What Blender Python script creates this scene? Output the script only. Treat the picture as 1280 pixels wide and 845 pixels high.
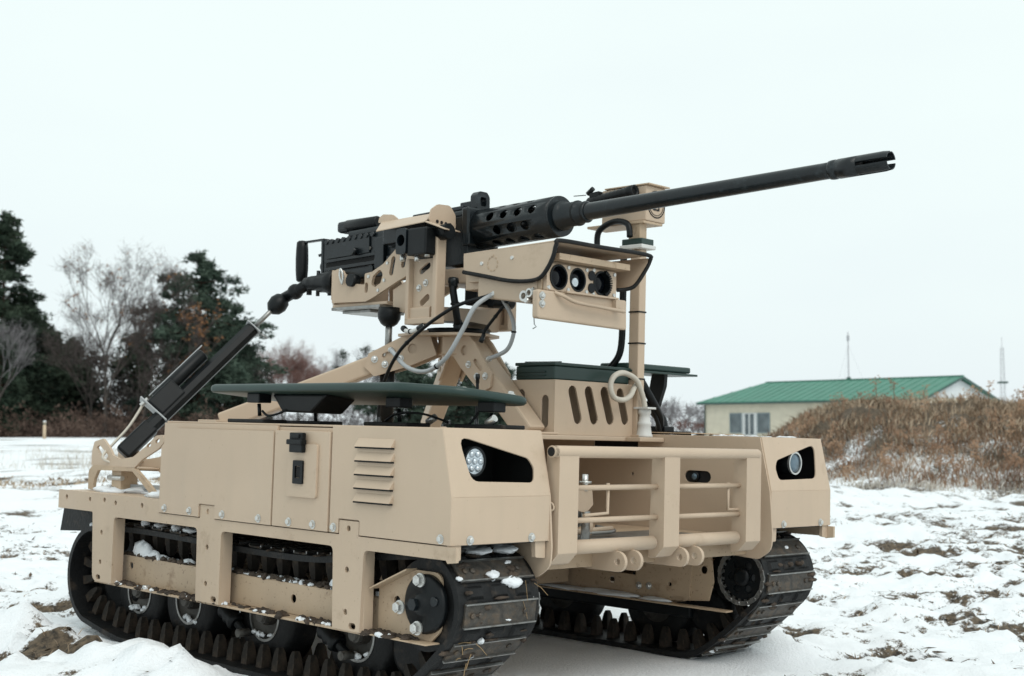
import bpy, bmesh, math, random
import numpy as np
from mathutils import Vector, Matrix
from mathutils.geometry import tessellate_polygon

for o in list(bpy.data.objects): bpy.data.objects.remove(o)
scn = bpy.context.scene
COL = scn.collection
R = math.radians

# ------------------------------------------------------------------ camera
FPX = 1666.0                       # focal length in pixels of a 1280 px wide frame
PITCH = math.atan((538.0-422.5)/FPX)
VC = Vector((2.00287531, -2.14525133, 0.725119295))          # camera seen from the vehicle's own axes
V_R = Vector((0.70945513, 0.70422913, 0.02710617))
V_D = Vector((-0.03099101, 0.06959967, -0.9970935))
V_F = Vector((-0.70406887, 0.70655305, 0.07120261))
Rv = Matrix((V_R, V_F, -V_D)).transposed()                    # columns: right, forward, up
W_F = Vector((0, math.cos(PITCH), math.sin(PITCH))); W_U = Vector((0, -math.sin(PITCH), math.cos(PITCH)))
Rw = Matrix((Vector((1,0,0)), W_F, W_U)).transposed()
Rot = Rw @ Rv.transposed()
GZ = 0.215                                                    # height of the ground in the vehicle's axes
ref = Rot @ (Vector((-0.4,0,GZ)) - VC)
CAM = Vector((0,0,-ref.z))
MV = Matrix.Translation(CAM - Rot @ VC) @ Rot.to_4x4()        # vehicle axes -> world
cam_d = bpy.data.cameras.new('camera'); cam = bpy.data.objects.new('camera', cam_d); COL.objects.link(cam)
cam_d.sensor_width = 36; cam_d.lens = FPX/1280*36; cam_d.clip_start = 0.05; cam_d.clip_end = 5000
cam.location = CAM; cam.rotation_euler = (R(90)+PITCH, 0, 0)
cam_d.dof.use_dof = True; cam_d.dof.focus_distance = 2.6; cam_d.dof.aperture_fstop = 9.5
scn.camera = cam

# ------------------------------------------------------------------ world, sun, exposure
SUN_EL, SUN_AZ = 48, 150          # azimuth clockwise from +Y; behind the camera, to its right
w = bpy.data.worlds.new('World'); scn.world = w; w.use_nodes = True
nt = w.node_tree; nt.nodes.clear()
out = nt.nodes.new('ShaderNodeOutputWorld'); bg = nt.nodes.new('ShaderNodeBackground')
sky = nt.nodes.new('ShaderNodeTexSky'); sky.sky_type = 'NISHITA'; sky.sun_disc = False
sky.sun_elevation = R(SUN_EL); sky.sun_rotation = R(SUN_AZ); sky.dust_density = 3; sky.air_density = 1
mixn = nt.nodes.new('ShaderNodeMix'); mixn.data_type = 'RGBA'; mixn.inputs['Factor'].default_value = 0.93
tc = nt.nodes.new('ShaderNodeTexCoord'); noi = nt.nodes.new('ShaderNodeTexNoise'); noi.inputs['Scale'].default_value = 1.6; noi.inputs['Detail'].default_value = 4
mp = nt.nodes.new('ShaderNodeMapping'); mp.inputs['Scale'].default_value = (1,1,3)
ramp = nt.nodes.new('ShaderNodeValToRGB'); ramp.color_ramp.elements[0].position = .3; ramp.color_ramp.elements[1].position = .7
ramp.color_ramp.elements[0].color = (8.75, 9.65, 9.9, 1); ramp.color_ramp.elements[1].color = (9.5, 10.55, 10.35, 1)
nt.links.new(tc.outputs['Generated'], mp.inputs['Vector']); nt.links.new(mp.outputs['Vector'], noi.inputs['Vector'])
sep = nt.nodes.new('ShaderNodeSeparateXYZ'); nt.links.new(tc.outputs['Generated'], sep.inputs['Vector'])
elv = nt.nodes.new('ShaderNodeMath'); elv.operation = 'MULTIPLY_ADD'; elv.inputs[1].default_value = 1.5; elv.use_clamp = True
cl_ = nt.nodes.new('ShaderNodeMath'); cl_.operation = 'MULTIPLY_ADD'; cl_.inputs[1].default_value = 1.3; cl_.inputs[2].default_value = -.65
nt.links.new(noi.outputs['Fac'], cl_.inputs[0]); nt.links.new(sep.outputs['Z'], elv.inputs[0]); nt.links.new(cl_.outputs[0], elv.inputs[2])
ramp.color_ramp.elements[0].position = 0; ramp.color_ramp.elements[1].position = .55
nt.links.new(elv.outputs[0], ramp.inputs['Fac'])
nt.links.new(sky.outputs['Color'], mixn.inputs[6]); nt.links.new(ramp.outputs['Color'], mixn.inputs[7])
nt.links.new(mixn.outputs[2], bg.inputs['Color']); bg.inputs['Strength'].default_value = 0.1
nt.links.new(bg.outputs['Background'], out.inputs['Surface'])
sd = bpy.data.lights.new('sun', 'SUN'); so = bpy.data.objects.new('sun', sd); COL.objects.link(so)
sd.energy = 1.2; sd.angle = R(35); sd.color = (1, .97, .93)
az, el = R(SUN_AZ), R(SUN_EL)
so.rotation_euler = Vector((math.sin(az)*math.cos(el), math.cos(az)*math.cos(el), math.sin(el))).to_track_quat('Z','Y').to_euler()
so.location = (3,-4,8)
scn.view_settings.view_transform = 'Standard'; scn.view_settings.look = 'None'; scn.view_settings.gamma = 1
scn.view_settings.exposure = 0.0; scn.view_settings.use_curve_mapping = False
scn.render.engine = 'CYCLES'; scn.cycles.max_bounces = 6

# ------------------------------------------------------------------ materials
def mat(name, col, rough=.6, metal=0, var=.12, scale=8, col2=None, dirt=None, dirt_amt=.5, dscale=6, bump=0, bscale=60, coords='Object', spec=.5, trans=None, stretch=(1,1,1)):
    m = bpy.data.materials.new(name); m.use_nodes = True; n = m.node_tree.nodes; l = m.node_tree.links
    b = n['Principled BSDF']; b.inputs['Roughness'].default_value = rough; b.inputs['Metallic'].default_value = metal
    b.inputs['Specular IOR Level'].default_value = spec
    t = n.new('ShaderNodeTexCoord'); mpn = n.new('ShaderNodeMapping'); mpn.inputs['Scale'].default_value = stretch
    l.new(t.outputs[coords], mpn.inputs['Vector']); vec = mpn.outputs['Vector']
    no = n.new('ShaderNodeTexNoise'); no.inputs['Scale'].default_value = scale; no.inputs['Detail'].default_value = 6
    l.new(vec, no.inputs['Vector'])
    rp = n.new('ShaderNodeValToRGB'); c2 = col2 or tuple(min(1,c*(1+var)) for c in col); c1 = col if col2 else tuple(c*(1-var) for c in col)
    rp.color_ramp.elements[0].position = .32; rp.color_ramp.elements[1].position = .68
    rp.color_ramp.elements[0].color = (*c1,1); rp.color_ramp.elements[1].color = (*c2,1)
    l.new(no.outputs['Fac'], rp.inputs['Fac']); cout = rp.outputs['Color']
    if dirt:
        n2 = n.new('ShaderNodeTexNoise'); n2.inputs['Scale'].default_value = dscale; n2.inputs['Detail'].default_value = 9; n2.inputs['Roughness'].default_value = .68
        l.new(vec, n2.inputs['Vector'])
        r2 = n.new('ShaderNodeValToRGB'); r2.color_ramp.elements[0].position = 1-dirt_amt; r2.color_ramp.elements[1].position = min(1,1-dirt_amt+.16)
        r2.color_ramp.elements[0].color = (0,0,0,1); r2.color_ramp.elements[1].color = (1,1,1,1)
        l.new(n2.outputs['Fac'], r2.inputs['Fac'])
        mx = n.new('ShaderNodeMix'); mx.data_type = 'RGBA'; l.new(r2.outputs['Color'], mx.inputs['Factor']); l.new(cout, mx.inputs[6]); mx.inputs[7].default_value = (*dirt,1)
        cout = mx.outputs[2]
    l.new(cout, b.inputs['Base Color'])
    if bump:
        n3 = n.new('ShaderNodeTexNoise'); n3.inputs['Scale'].default_value = bscale; n3.inputs['Detail'].default_value = 5; l.new(vec, n3.inputs['Vector'])
        bp = n.new('ShaderNodeBump'); bp.inputs['Strength'].default_value = bump; bp.inputs['Distance'].default_value = .004
        l.new(n3.outputs['Fac'], bp.inputs['Height']); l.new(bp.outputs['Normal'], b.inputs['Normal'])
    return m
M = dict(
 tan=mat('tan paint', (.512,.394,.289), .50, var=.05, scale=5, dirt=(.40,.295,.205), dirt_amt=.39, dscale=9, bump=.06, bscale=350),
 tanm=mat('muddy tan paint', (.46,.345,.235), .62, var=.08, scale=7, dirt=(.22,.135,.075), dirt_amt=.42, dscale=16, bump=.12, bscale=200),
 black=mat('black paint', (.0045,.0060,.0070), .42, var=.25, scale=30, dirt=(.02,.021,.021), dirt_amt=.38, dscale=30, spec=.25),
 matte=mat('matte black', (.008,.008,.008), .9, var=.2),
 gun=mat('blued steel', (.0055,.0090,.0112), .30, var=.2, scale=25, dirt=(.028,.038,.043), dirt_amt=.42, dscale=22, bump=.12, bscale=220, spec=.40),  # lighter bluish patches put a sheen variation into the colour
 rubber=mat('track rubber', (.010,.0105,.011), .55, var=.3, scale=20, dirt=(.055,.042,.032), dirt_amt=.44, dscale=22, bump=.35, bscale=120, spec=.25),
 tooth=mat('guide tooth rubber', (.030,.026,.022), .8, spec=.2, var=.25, scale=30, dirt=(.075,.056,.042), dirt_amt=.5, dscale=25, bump=.2, bscale=150),
 steel=mat('worn steel', (.30,.30,.29), .38, metal=.85, var=.2, scale=40, dirt=(.10,.075,.055), dirt_amt=.46, dscale=30),
 zinc=mat('zinc plated steel', (.62,.62,.60), .32, metal=.75, var=.12, scale=60),
 grouser=mat('muddy steel channel', (.060,.054,.047), .55, metal=.3, var=.4, scale=60, dirt=(.11,.082,.058), dirt_amt=.52, dscale=45, bump=.5, bscale=140),
 rim=mat('scuffed wheel rim', (.10,.095,.085), .6, metal=.3, var=.3, scale=30, dirt=(.03,.026,.022), dirt_amt=.5, dscale=30),
 green=mat('dark green paint', (.012,.034,.029), .40, var=.12, scale=9, dirt=(.06,.085,.075), dirt_amt=.34, dscale=12),
 white=mat('white plastic', (.62,.62,.60), .5, var=.06, scale=20, dirt=(.36,.33,.28), dirt_amt=.4, dscale=30),
 greyp=mat('grey conduit', (.36,.38,.39), .45, var=.08, scale=20),
 beige=mat('beige conduit', (.52,.48,.41), .5, var=.08, scale=30),
 lens=mat('lens glass', (.002,.003,.005), .10, var=.1, spec=.22),
 lamp=mat('clear lamp lens', (.55,.60,.64), .12, metal=.55, var=.15, scale=120),
 lampblue=mat('blue grey lamp lens', (.10,.15,.19), .10, metal=.3, var=.2, scale=50, spec=.8),
 snow=mat('snow', (.80,.83,.86), .75, var=.04, scale=30, bump=.5, bscale=120),
 mud=mat('caked mud', (.060,.043,.031), .85, var=.45, scale=60, bump=.8, bscale=150),
 twig=mat('dry straw', (.33,.22,.11), .8, var=.3, scale=20),
)

def weather(m, speck, streak, thr):
    """dust streaks and small mud specks over a paint"""
    n=m.node_tree.nodes; l=m.node_tree.links; b=n['Principled BSDF']; src=b.inputs['Base Color'].links[0].from_socket
    t=n.new('ShaderNodeTexCoord')
    def layer(src,scale3,sc,lo,hi,col,amt,det=6):
        mpn=n.new('ShaderNodeMapping'); mpn.inputs['Scale'].default_value=scale3; l.new(t.outputs['Object'],mpn.inputs['Vector'])
        no=n.new('ShaderNodeTexNoise'); no.inputs['Scale'].default_value=sc; no.inputs['Detail'].default_value=det; l.new(mpn.outputs['Vector'],no.inputs['Vector'])
        mr=n.new('ShaderNodeMapRange'); mr.inputs['From Min'].default_value=lo; mr.inputs['From Max'].default_value=hi; mr.inputs['To Max'].default_value=amt; l.new(no.outputs['Fac'],mr.inputs['Value'])
        mx=n.new('ShaderNodeMix'); mx.data_type='RGBA'; l.new(mr.outputs[0],mx.inputs['Factor']); l.new(src,mx.inputs[6]); mx.inputs[7].default_value=(*col,1); return mx.outputs[2]
    c=layer(src,(1,1,.10),34,.50,.78,streak,.45)
    c=layer(c,(1,1,1),2.3,.48,.72,tuple(min(1,q*1.14) for q in streak),.35,3)
    c=layer(c,(1,1,1),150,thr,thr+.06,speck,.75,2)
    c=layer(c,(1,1,1),46,thr+.045,thr+.10,speck,.55,8)
    l.new(c,b.inputs['Base Color'])
    old=b.inputs['Normal'].links[0].from_node
    nw=n.new('ShaderNodeTexNoise'); nw.inputs['Scale'].default_value=6; nw.inputs['Detail'].default_value=2; l.new(t.outputs['Object'],nw.inputs['Vector'])
    wv=n.new('ShaderNodeBump'); wv.inputs['Strength'].default_value=.35; wv.inputs['Distance'].default_value=.006; l.new(nw.outputs['Fac'],wv.inputs['Height']); l.new(wv.outputs['Normal'],old.inputs['Normal'])
    rn=n.new('ShaderNodeMapRange'); rn.inputs['To Min'].default_value=.38; rn.inputs['To Max'].default_value=.66; l.new(nw.outputs['Fac'],rn.inputs['Value']); l.new(rn.outputs[0],b.inputs['Roughness'])
M['tanf']=mat('splashed tan paint', (.500,.385,.277), .55, var=.05, scale=5, dirt=(.33,.235,.16), dirt_amt=.43, dscale=12, bump=.08, bscale=300)
weather(M['tan'],(.36,.27,.19),(.465,.366,.270),.72); weather(M['tanf'],(.30,.215,.15),(.45,.345,.26),.685); weather(M['tanm'],(.22,.15,.10),(.38,.28,.195),.65)
# ------------------------------------------------------------------ mesh helpers
def uv3(n):
    n = n.normalized(); a = Vector((0,0,1)) if abs(n.z) < .9 else Vector((1,0,0))
    u = a.cross(n).normalized(); return u, n.cross(u)
class MB:
    def __init__(s): s.v=[]; s.f=[]; s.sm=[]
    def add(s, vs, fs, smooth=False):
        b=len(s.v); s.v += [tuple(p) for p in vs]
        for f in fs: s.f.append(tuple(b+i for i in f)); s.sm.append(smooth)
        return s
    def box(s, x0,x1,y0,y1,z0,z1):
        if x0>x1:x0,x1=x1,x0
        if y0>y1:y0,y1=y1,y0
        if z0>z1:z0,z1=z1,z0
        v=[(x,y,z) for x in(x0,x1) for y in(y0,y1) for z in(z0,z1)]
        return s.add(v,[(0,1,3,2),(4,6,7,5),(0,4,5,1),(2,3,7,6),(0,2,6,4),(1,5,7,3)])
    def obox(s, c, u, v, n, a, b, d):        # oriented box, half sizes a b d
        c=Vector(c); P=[c+u*(i*a)+v*(j*b)+n*(k*d) for i in(-1,1) for j in(-1,1) for k in(-1,1)]
        return s.add(P,[(0,1,3,2),(4,6,7,5),(0,4,5,1),(2,3,7,6),(0,2,6,4),(1,5,7,3)])
    def bar(s, p0, p1, w, h, up=(0,0,1)):    # rectangular beam
        p0,p1=Vector(p0),Vector(p1); d=(p1-p0).normalized(); u=d.cross(Vector(up)).normalized(); v=u.cross(d)
        return s.obox((p0+p1)/2, u, v, d, w/2, h/2, (p1-p0).length/2)
    def plate(s, poly, o, u, v, n, t, holes=()):   # polygon in (u,v), extruded from 0 to t along n
        o=Vector(o);u=Vector(u);v=Vector(v);n=Vector(n)
        loops=[list(poly)]+[list(h) for h in holes]
        flat=[p for L in loops for p in L]
        tris=tessellate_polygon([[Vector((p[0],p[1],0)) for p in L] for L in loops])
        A=[o+u*p[0]+v*p[1] for p in flat]; B=[a+n*t for a in A]; N=len(flat)
        fs=[]
        for a,b,c in tris:
            ar=(flat[b][0]-flat[a][0])*(flat[c][1]-flat[a][1])-(flat[b][1]-flat[a][1])*(flat[c][0]-flat[a][0])
            if abs(ar)<1e-12: continue
            if ar<0: b,c=c,b
            fs.append((a,c,b)); fs.append((a+N,b+N,c+N))
        k=0
        for L in loops:
            m=len(L)
            for i in range(m): fs.append((k+i,k+(i+1)%m,k+(i+1)%m+N,k+i+N))
            k+=m
        s.add(A+B,fs); return s
    def cyl(s, p0, p1, r0, r1=None, n=16, caps=True, smooth=True):
        r1=r0 if r1 is None else r1
        return s.lathe([(0,r0),(1,r1)],p0,p1,n,caps,smooth,norm=True)
    def lathe(s, prof, p0, p1, n=24, caps=True, smooth=True, norm=False):
        p0,p1=Vector(p0),Vector(p1); d=p1-p0; L=d.length; d.normalize(); u,v=uv3(d)
        P=[]
        for t,r in prof:
            c=p0+d*(t*L if norm else t)
            for i in range(n):
                a=2*math.pi*i/n; P.append(c+u*(r*math.cos(a))+v*(r*math.sin(a)))
        F=[]
        for k in range(len(prof)-1):
            for i in range(n): F.append((k*n+i,k*n+(i+1)%n,(k+1)*n+(i+1)%n,(k+1)*n+i))
        s.add(P,F,smooth)
        if caps:
            for k in (0,len(prof)-1):
                if prof[k][1]>1e-6:
                    q=P[k*n:(k+1)*n]; s.add(q,[tuple(range(n))] if k else [tuple(reversed(range(n)))])
        return s
    def tube(s, pts, r, n=8, caps=True):
        pts=[Vector(p) for p in pts]; rr=r if isinstance(r,(list,tuple)) else [r]*len(pts)
        P=[];u=None
        for i,p in enumerate(pts):
            d=(pts[min(i+1,len(pts)-1)]-pts[max(i-1,0)]).normalized()
            if u is None: u,_=uv3(d)
            u=(u-d*u.dot(d)).normalized(); v=d.cross(u)
            for k in range(n):
                a=2*math.pi*k/n; P.append(p+u*(rr[i]*math.cos(a))+v*(rr[i]*math.sin(a)))
        F=[]
        for i in range(len(pts)-1):
            for k in range(n): F.append((i*n+k,i*n+(k+1)%n,(i+1)*n+(k+1)%n,(i+1)*n+k))
        s.add(P,F,True)
        if caps: s.add(P[:n],[tuple(reversed(range(n)))]); s.add(P[-n:],[tuple(range(n))])
        return s
    def ring(s, p0, p1, ro, ri, n=24):
        return s.lathe([(0,ri),(0,ro),(1,ro),(1,ri),(0,ri)],p0,p1,n,False,False,True)
    def sphere(s, c, r, n=14, m=8, sc=(1,1,1)):
        c=Vector(c);P=[];F=[]
        for j in range(m+1):
            th=math.pi*j/m
            for i in range(n):
                a=2*math.pi*i/n; P.append((c.x+sc[0]*r*math.sin(th)*math.cos(a),c.y+sc[1]*r*math.sin(th)*math.sin(a),c.z+sc[2]*r*math.cos(th)))
        for j in range(m):
            for i in range(n): F.append((j*n+i,(j+1)*n+i,(j+1)*n+(i+1)%n,j*n+(i+1)%n))
        return s.add(P,F,True)
    def mesh(s, name, material):
        me=bpy.data.meshes.new(name); me.from_pydata(s.v,[],s.f); me.materials.append(M[material] if isinstance(material,str) else material)
        me.polygons.foreach_set('use_smooth',s.sm); 
        bm=bmesh.new(); bm.from_mesh(me); bmesh.ops.remove_doubles(bm,verts=bm.verts,dist=1e-6); bmesh.ops.recalc_face_normals(bm,faces=bm.faces); bm.to_mesh(me); bm.free()
        return me
    def build(s, name, material, parent=None, bevel=0, seg=2):
        o=bpy.data.objects.new(name,s.mesh(name,material)); COL.objects.link(o)
        if parent is not None: o.parent=parent
        if bevel:
            b=o.modifiers.new('bevel','BEVEL'); b.width=bevel; b.segments=seg; b.limit_method='ANGLE'; b.angle_limit=R(35); b.use_clamp_overlap=True
        return o
def empty(name, label, cat, mtx=None, group=None):
    o=bpy.data.objects.new(name,None); COL.objects.link(o); o.empty_display_size=.1
    if mtx is not None: o.matrix_world=mtx
    return tag(o,label,cat,group)
def tag(o,label=None,cat=None,group=None,kind=None):
    if label:o['label']=label
    if cat:o['category']=cat
    if group:o['group']=group
    if kind:o['kind']=kind
    return o
def place(name, mesh, parent, loc=(0,0,0), rot=None):
    o=bpy.data.objects.new(name,mesh); COL.objects.link(o); o.parent=parent
    o.matrix_basis=Matrix.Translation(loc)@(rot.to_4x4() if rot else Matrix())
    return o
def circ(cx,cy,r,n=14): return [(cx+r*math.cos(2*math.pi*i/n),cy+r*math.sin(2*math.pi*i/n)) for i in range(n)]
def slot(x0,y0,x1,y1,r,n=6):
    a=math.atan2(y1-y0,x1-x0); P=[]
    for c,s0 in(((x1,y1),-90),((x0,y0),90)):
        for i in range(n+1):
            t=a+R(s0+180*i/n); P.append((c[0]+r*math.cos(t),c[1]+r*math.sin(t)))
    return P
def rpoly(pts, r, seg=4):
    P=[];n=len(pts)
    for i in range(n):
        q=pts[i]; rad=q[2] if len(q)>2 else r
        p=Vector(q[:2]); a=Vector(pts[i-1][:2]); b=Vector(pts[(i+1)%n][:2])
        if rad<=0: P.append(tuple(p)); continue
        da,db=(a-p),(b-p); la,lb=da.length,db.length; da/=la; db/=lb
        ang=math.acos(max(-1,min(1,da.dot(db))))
        if ang>R(172): P.append(tuple(p)); continue
        t=min(rad/math.tan(ang/2),la*.45,lb*.45)
        A=p+da*t; B=p+db*t
        for k in range(seg+1):
            f=k/seg; P.append(tuple(A*(1-f)**2+p*2*f*(1-f)+B*f*f))
    return P
def catmull(pts, sub=8, closed=False):
    pts=[Vector(p) for p in pts];n=len(pts);P=[]
    rng=range(n if closed else n-1)
    for i in rng:
        g=(lambda k:pts[k%n]) if closed else (lambda k:pts[max(0,min(n-1,k))])
        p0,p1,p2,p3=g(i-1),g(i),g(i+1),g(i+2)
        for k in range(sub):
            t=k/sub; P.append(.5*((2*p1)+(p2-p0)*t+(2*p0-5*p1+4*p2-p3)*t*t+(3*p1-p0-3*p2+p3)*t**3))
    if not closed: P.append(pts[-1])
    return P
X,Y,Z=Vector((1,0,0)),Vector((0,1,0)),Vector((0,0,1))
rnd=random.Random(7)
# ================================================================== the setting
HC=CAM.z
def _h(i,j,seed):
    v=np.sin(i*127.1+j*311.7+seed*74.7)*43758.5453; return v-np.floor(v)
def vnoise(x,y,seed=0):
    i=np.floor(x);j=np.floor(y);f=x-i;g_=y-j;f=f*f*(3-2*f);g_=g_*g_*(3-2*g_)
    return (_h(i,j,seed)*(1-f)+_h(i+1,j,seed)*f)*(1-g_)+(_h(i,j+1,seed)*(1-f)+_h(i+1,j+1,seed)*f)*g_
def fbm(x,y,o=4,seed=0):
    s=0;a=.5;t=0
    for k in range(o): s=s+a*vnoise(x*2**k+17*k,y*2**k-9*k,seed+k); t+=a; a*=.5
    return s/t
def sst(a,b,x):
    t=np.clip((x-a)/(b-a),0,1); return t*t*(3-2*t)
def atpx(px,d): return (px-640)/FPX*d
def ground_pt(px,py): d=HC*FPX/(py-538); return atpx(px,d),d
_n=Rot@Vector((0,0,1)); _p=MV@Vector((-.4,0,GZ)); MVI=MV.inverted()
PATCH=[(150,835,.20,.10),(45,838,.36,.20),(110,838,.30,.14),(1085,790,.16,.14),(1115,772,.14,.12),(1060,800,.12,.08),(1225,676,.42,.35),(1160,682,.3,.2),(1205,722,.2,.15),(1010,775,.14,.08),(880,838,.10,.03),(1180,800,.2,.1),(1260,835,.25,.12),
       (80,602,1.5,.55),(140,606,1.0,.45),(20,606,1.0,.35),(30,640,.5,.25),(60,665,.35,.2),(210,812,.06,.05)]
def ground_fields(x,y):
    wv=np.stack([x,y,np.zeros_like(x)],-1)
    A=np.array(MVI.to_3x3());t=np.array(MVI.translation)
    q=wv@A.T+t; xv,yv=q[...,0],q[...,1]
    dist=np.hypot(x-_p.x,y-_p.y)
    wq=1-sst(1.5,5.0,dist)
    plane=_p.z-(_n.x*(x-_p.x)+_n.y*(y-_p.y))/_n.z
    z=wq*plane
    near=1-sst(8,30,dist)
    n1=fbm(x*1.3,y*1.3,4,3)-.5; n2=fbm(x*6,y*6,4,11)-.5; n3=fbm(x*17,y*17,3,23)-.5
    under=(1-sst(.0,.25,np.abs(yv)-.50))*(1-sst(0,.25,np.abs(xv+.4)-.62))     # below the vehicle: packed
    rough=.8+1.0*sst(.42,.62,fbm(x*.9,y*.9,3,41))
    z=z+(n1*.10*sst(1.5,4,dist)+n2*.055*rough*near*(1-.8*under)+n3*.020*rough*near*(1-.9*under)+(sst(.5,.9,vnoise(x*18,y*18,55))*.012+sst(.5,.9,vnoise(x*37,y*37,56))*.006)*near*(1-under))
    ridge=np.exp(-((yv+.735)/.085)**2)*sst(-1.20,-.95,xv)*(1-sst(-.30,-.02,xv))
    clump=sst(.42,.85,vnoise(x*15+.4*n2*9,y*15,5))*.030+sst(.45,.9,vnoise(x*31,y*31,6))*.012+sst(.35,.85,vnoise(x*6,y*6,7))*.045
    z=z+ridge*(clump*1.0+.012)+np.exp(-((yv+.95)/.25)**2)*sst(-1.6,-1.2,xv)*(1-sst(-.1,.2,xv))*clump*.35
    heap=np.exp(-(((xv-.13)/.16)**2+((yv-.66)/.10)**2)); z=z+heap*.035*fbm(x*10,y*10,3,8)*2
    heap2=np.exp(-(((xv+1.18)/.12)**2+((yv+.60)/.2)**2)); z=z+heap2*.02*fbm(x*10,y*10,3,9)*2
    st_=fbm(x*2.2,y*3.4,5,61); st2=fbm(x*.5,y*.9,3,77)
    bare=(st_-.60)*2.2+(st2-.5)*1.0+(fbm(x*13,y*19,4,67)-.5)*2.3+.13
    for px,py,rx,ry in PATCH:
        cx_,cy_=ground_pt(px,py)
        d2=((x-cx_)/rx)**2+((y-cy_)/ry)**2
        bare=bare+np.exp(-d2)*(.40+1.5*(fbm(x*12,y*12,4,91)-.5)*2)
    bare=bare-under*1.0-ridge*.25
    bare=bare+sst(45,90,y)*.10
    z=z-np.clip(bare,0,.6)*.03*near
    return z,bare
def axis(a,b,fine,lo,hi,g_):
    c=list(np.arange(a,b,fine)); s=fine
    v=b
    while v<hi: c.append(v); s*=g_; v+=s
    c.append(hi); s=fine; v=a
    L=[]
    while v>lo: s*=g_; v-=s; L.append(max(v,lo))
    return np.array(L[::-1]+c)
xs=axis(-2.6,2.9,.022,-2200,2200,1.075); ys=axis(1.6,5.4,.022,-400,3000,1.055)
GX,GY=np.meshgrid(xs,ys); GZ_,GB=ground_fields(GX,GY)
nx_,ny_=len(xs),len(ys)
V=np.stack([GX,GY,GZ_],-1).reshape(-1,3)
idx=np.arange(nx_*ny_).reshape(ny_,nx_)
F=np.stack([idx[:-1,:-1],idx[:-1,1:],idx[1:,1:],idx[1:,:-1]],-1).reshape(-1,4)
me=bpy.data.meshes.new('snow_ground'); me.from_pydata(V.tolist(),[],F.tolist())
at_=me.attributes.new('bare','FLOAT','POINT'); at_.data.foreach_set('value',GB.reshape(-1).astype(np.float32))
me.polygons.foreach_set('use_smooth',[True]*len(me.polygons))
gm_=bpy.data.materials.new('snow over soil'); gm_.use_nodes=True; n=gm_.node_tree.nodes; l=gm_.node_tree.links; b=n['Principled BSDF']
def nd(t,**k):
    q=n.new(t)
    for a,v in k.items(): setattr(q,a,v)
    return q
def noise(sc,det=6,rough=.6):
    q=nd('ShaderNodeTexNoise'); q.inputs['Scale'].default_value=sc; q.inputs['Detail'].default_value=det; q.inputs['Roughness'].default_value=rough; return q
geo=nd('ShaderNodeNewGeometry'); 
mpg=nd('ShaderNodeMapping'); mpg.inputs['Scale'].default_value=(1,1,1); l.new(geo.outputs['Position'],mpg.inputs['Vector'])
at=nd('ShaderNodeAttribute',attribute_name='bare')
nA=noise(38,9,.75); nB=noise(170,4,.6); nC=noise(9,5); nD=noise(60,5,.65)
for q in(nA,nB,nC,nD): l.new(mpg.outputs['Vector'],q.inputs['Vector'])
m1=nd('ShaderNodeMath',operation='MULTIPLY_ADD'); l.new(nA.outputs['Fac'],m1.inputs[0]); m1.inputs[1].default_value=2.6; m1.inputs[2].default_value=-1.40
m2=nd('ShaderNodeMath',operation='ADD'); l.new(at.outputs['Fac'],m2.inputs[0]); l.new(m1.outputs[0],m2.inputs[1])
m3=nd('ShaderNodeMath',operation='MULTIPLY_ADD'); l.new(nB.outputs['Fac'],m3.inputs[0]); m3.inputs[1].default_value=.5; m3.inputs[2].default_value=-.25
m4=nd('ShaderNodeMath',operation='ADD'); l.new(m2.outputs[0],m4.inputs[0]); l.new(m3.outputs[0],m4.inputs[1])
mr=nd('ShaderNodeMapRange'); mr.inputs['From Min'].default_value=.10; mr.inputs['From Max'].default_value=.34; l.new(m4.outputs[0],mr.inputs['Value'])
soil=nd('ShaderNodeValToRGB'); soil.color_ramp.elements[0].color=(.030,.026,.022,1); soil.color_ramp.elements[1].color=(.20,.15,.10,1); soil.color_ramp.elements[0].position=.35; soil.color_ramp.elements[1].position=.72
l.new(nD.outputs['Fac'],soil.inputs['Fac'])
snw=nd('ShaderNodeValToRGB'); snw.color_ramp.elements[0].color=(.78,.81,.84,1); snw.color_ramp.elements[1].color=(.88,.90,.92,1); l.new(nC.outputs['Fac'],snw.inputs['Fac'])
mx=nd('ShaderNodeMix',data_type='RGBA'); l.new(mr.outputs[0],mx.inputs['Factor']); l.new(snw.outputs['Color'],mx.inputs[6]); l.new(soil.outputs['Color'],mx.inputs[7])
l.new(mx.outputs[2],b.inputs['Base Color']); b.inputs['Roughness'].default_value=.8; b.inputs['Specular IOR Level'].default_value=.25
bp_=nd('ShaderNodeBump'); bp_.inputs['Strength'].default_value=.5; bp_.inputs['Distance'].default_value=.007
ad_=nd('ShaderNodeMath',operation='ADD'); l.new(nD.outputs['Fac'],ad_.inputs[0]); l.new(nB.outputs['Fac'],ad_.inputs[1]); l.new(ad_.outputs[0],bp_.inputs['Height']); l.new(bp_.outputs['Normal'],b.inputs['Normal'])
me.materials.append(gm_)
go=bpy.data.objects.new('snow_ground',me); COL.objects.link(go); tag(go,'snow covered ground with patches of bare brown soil','ground',kind='structure')
def gz(x,y):
    z,_=ground_fields(np.array([x],float),np.array([y],float)); return float(z[0])

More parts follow.
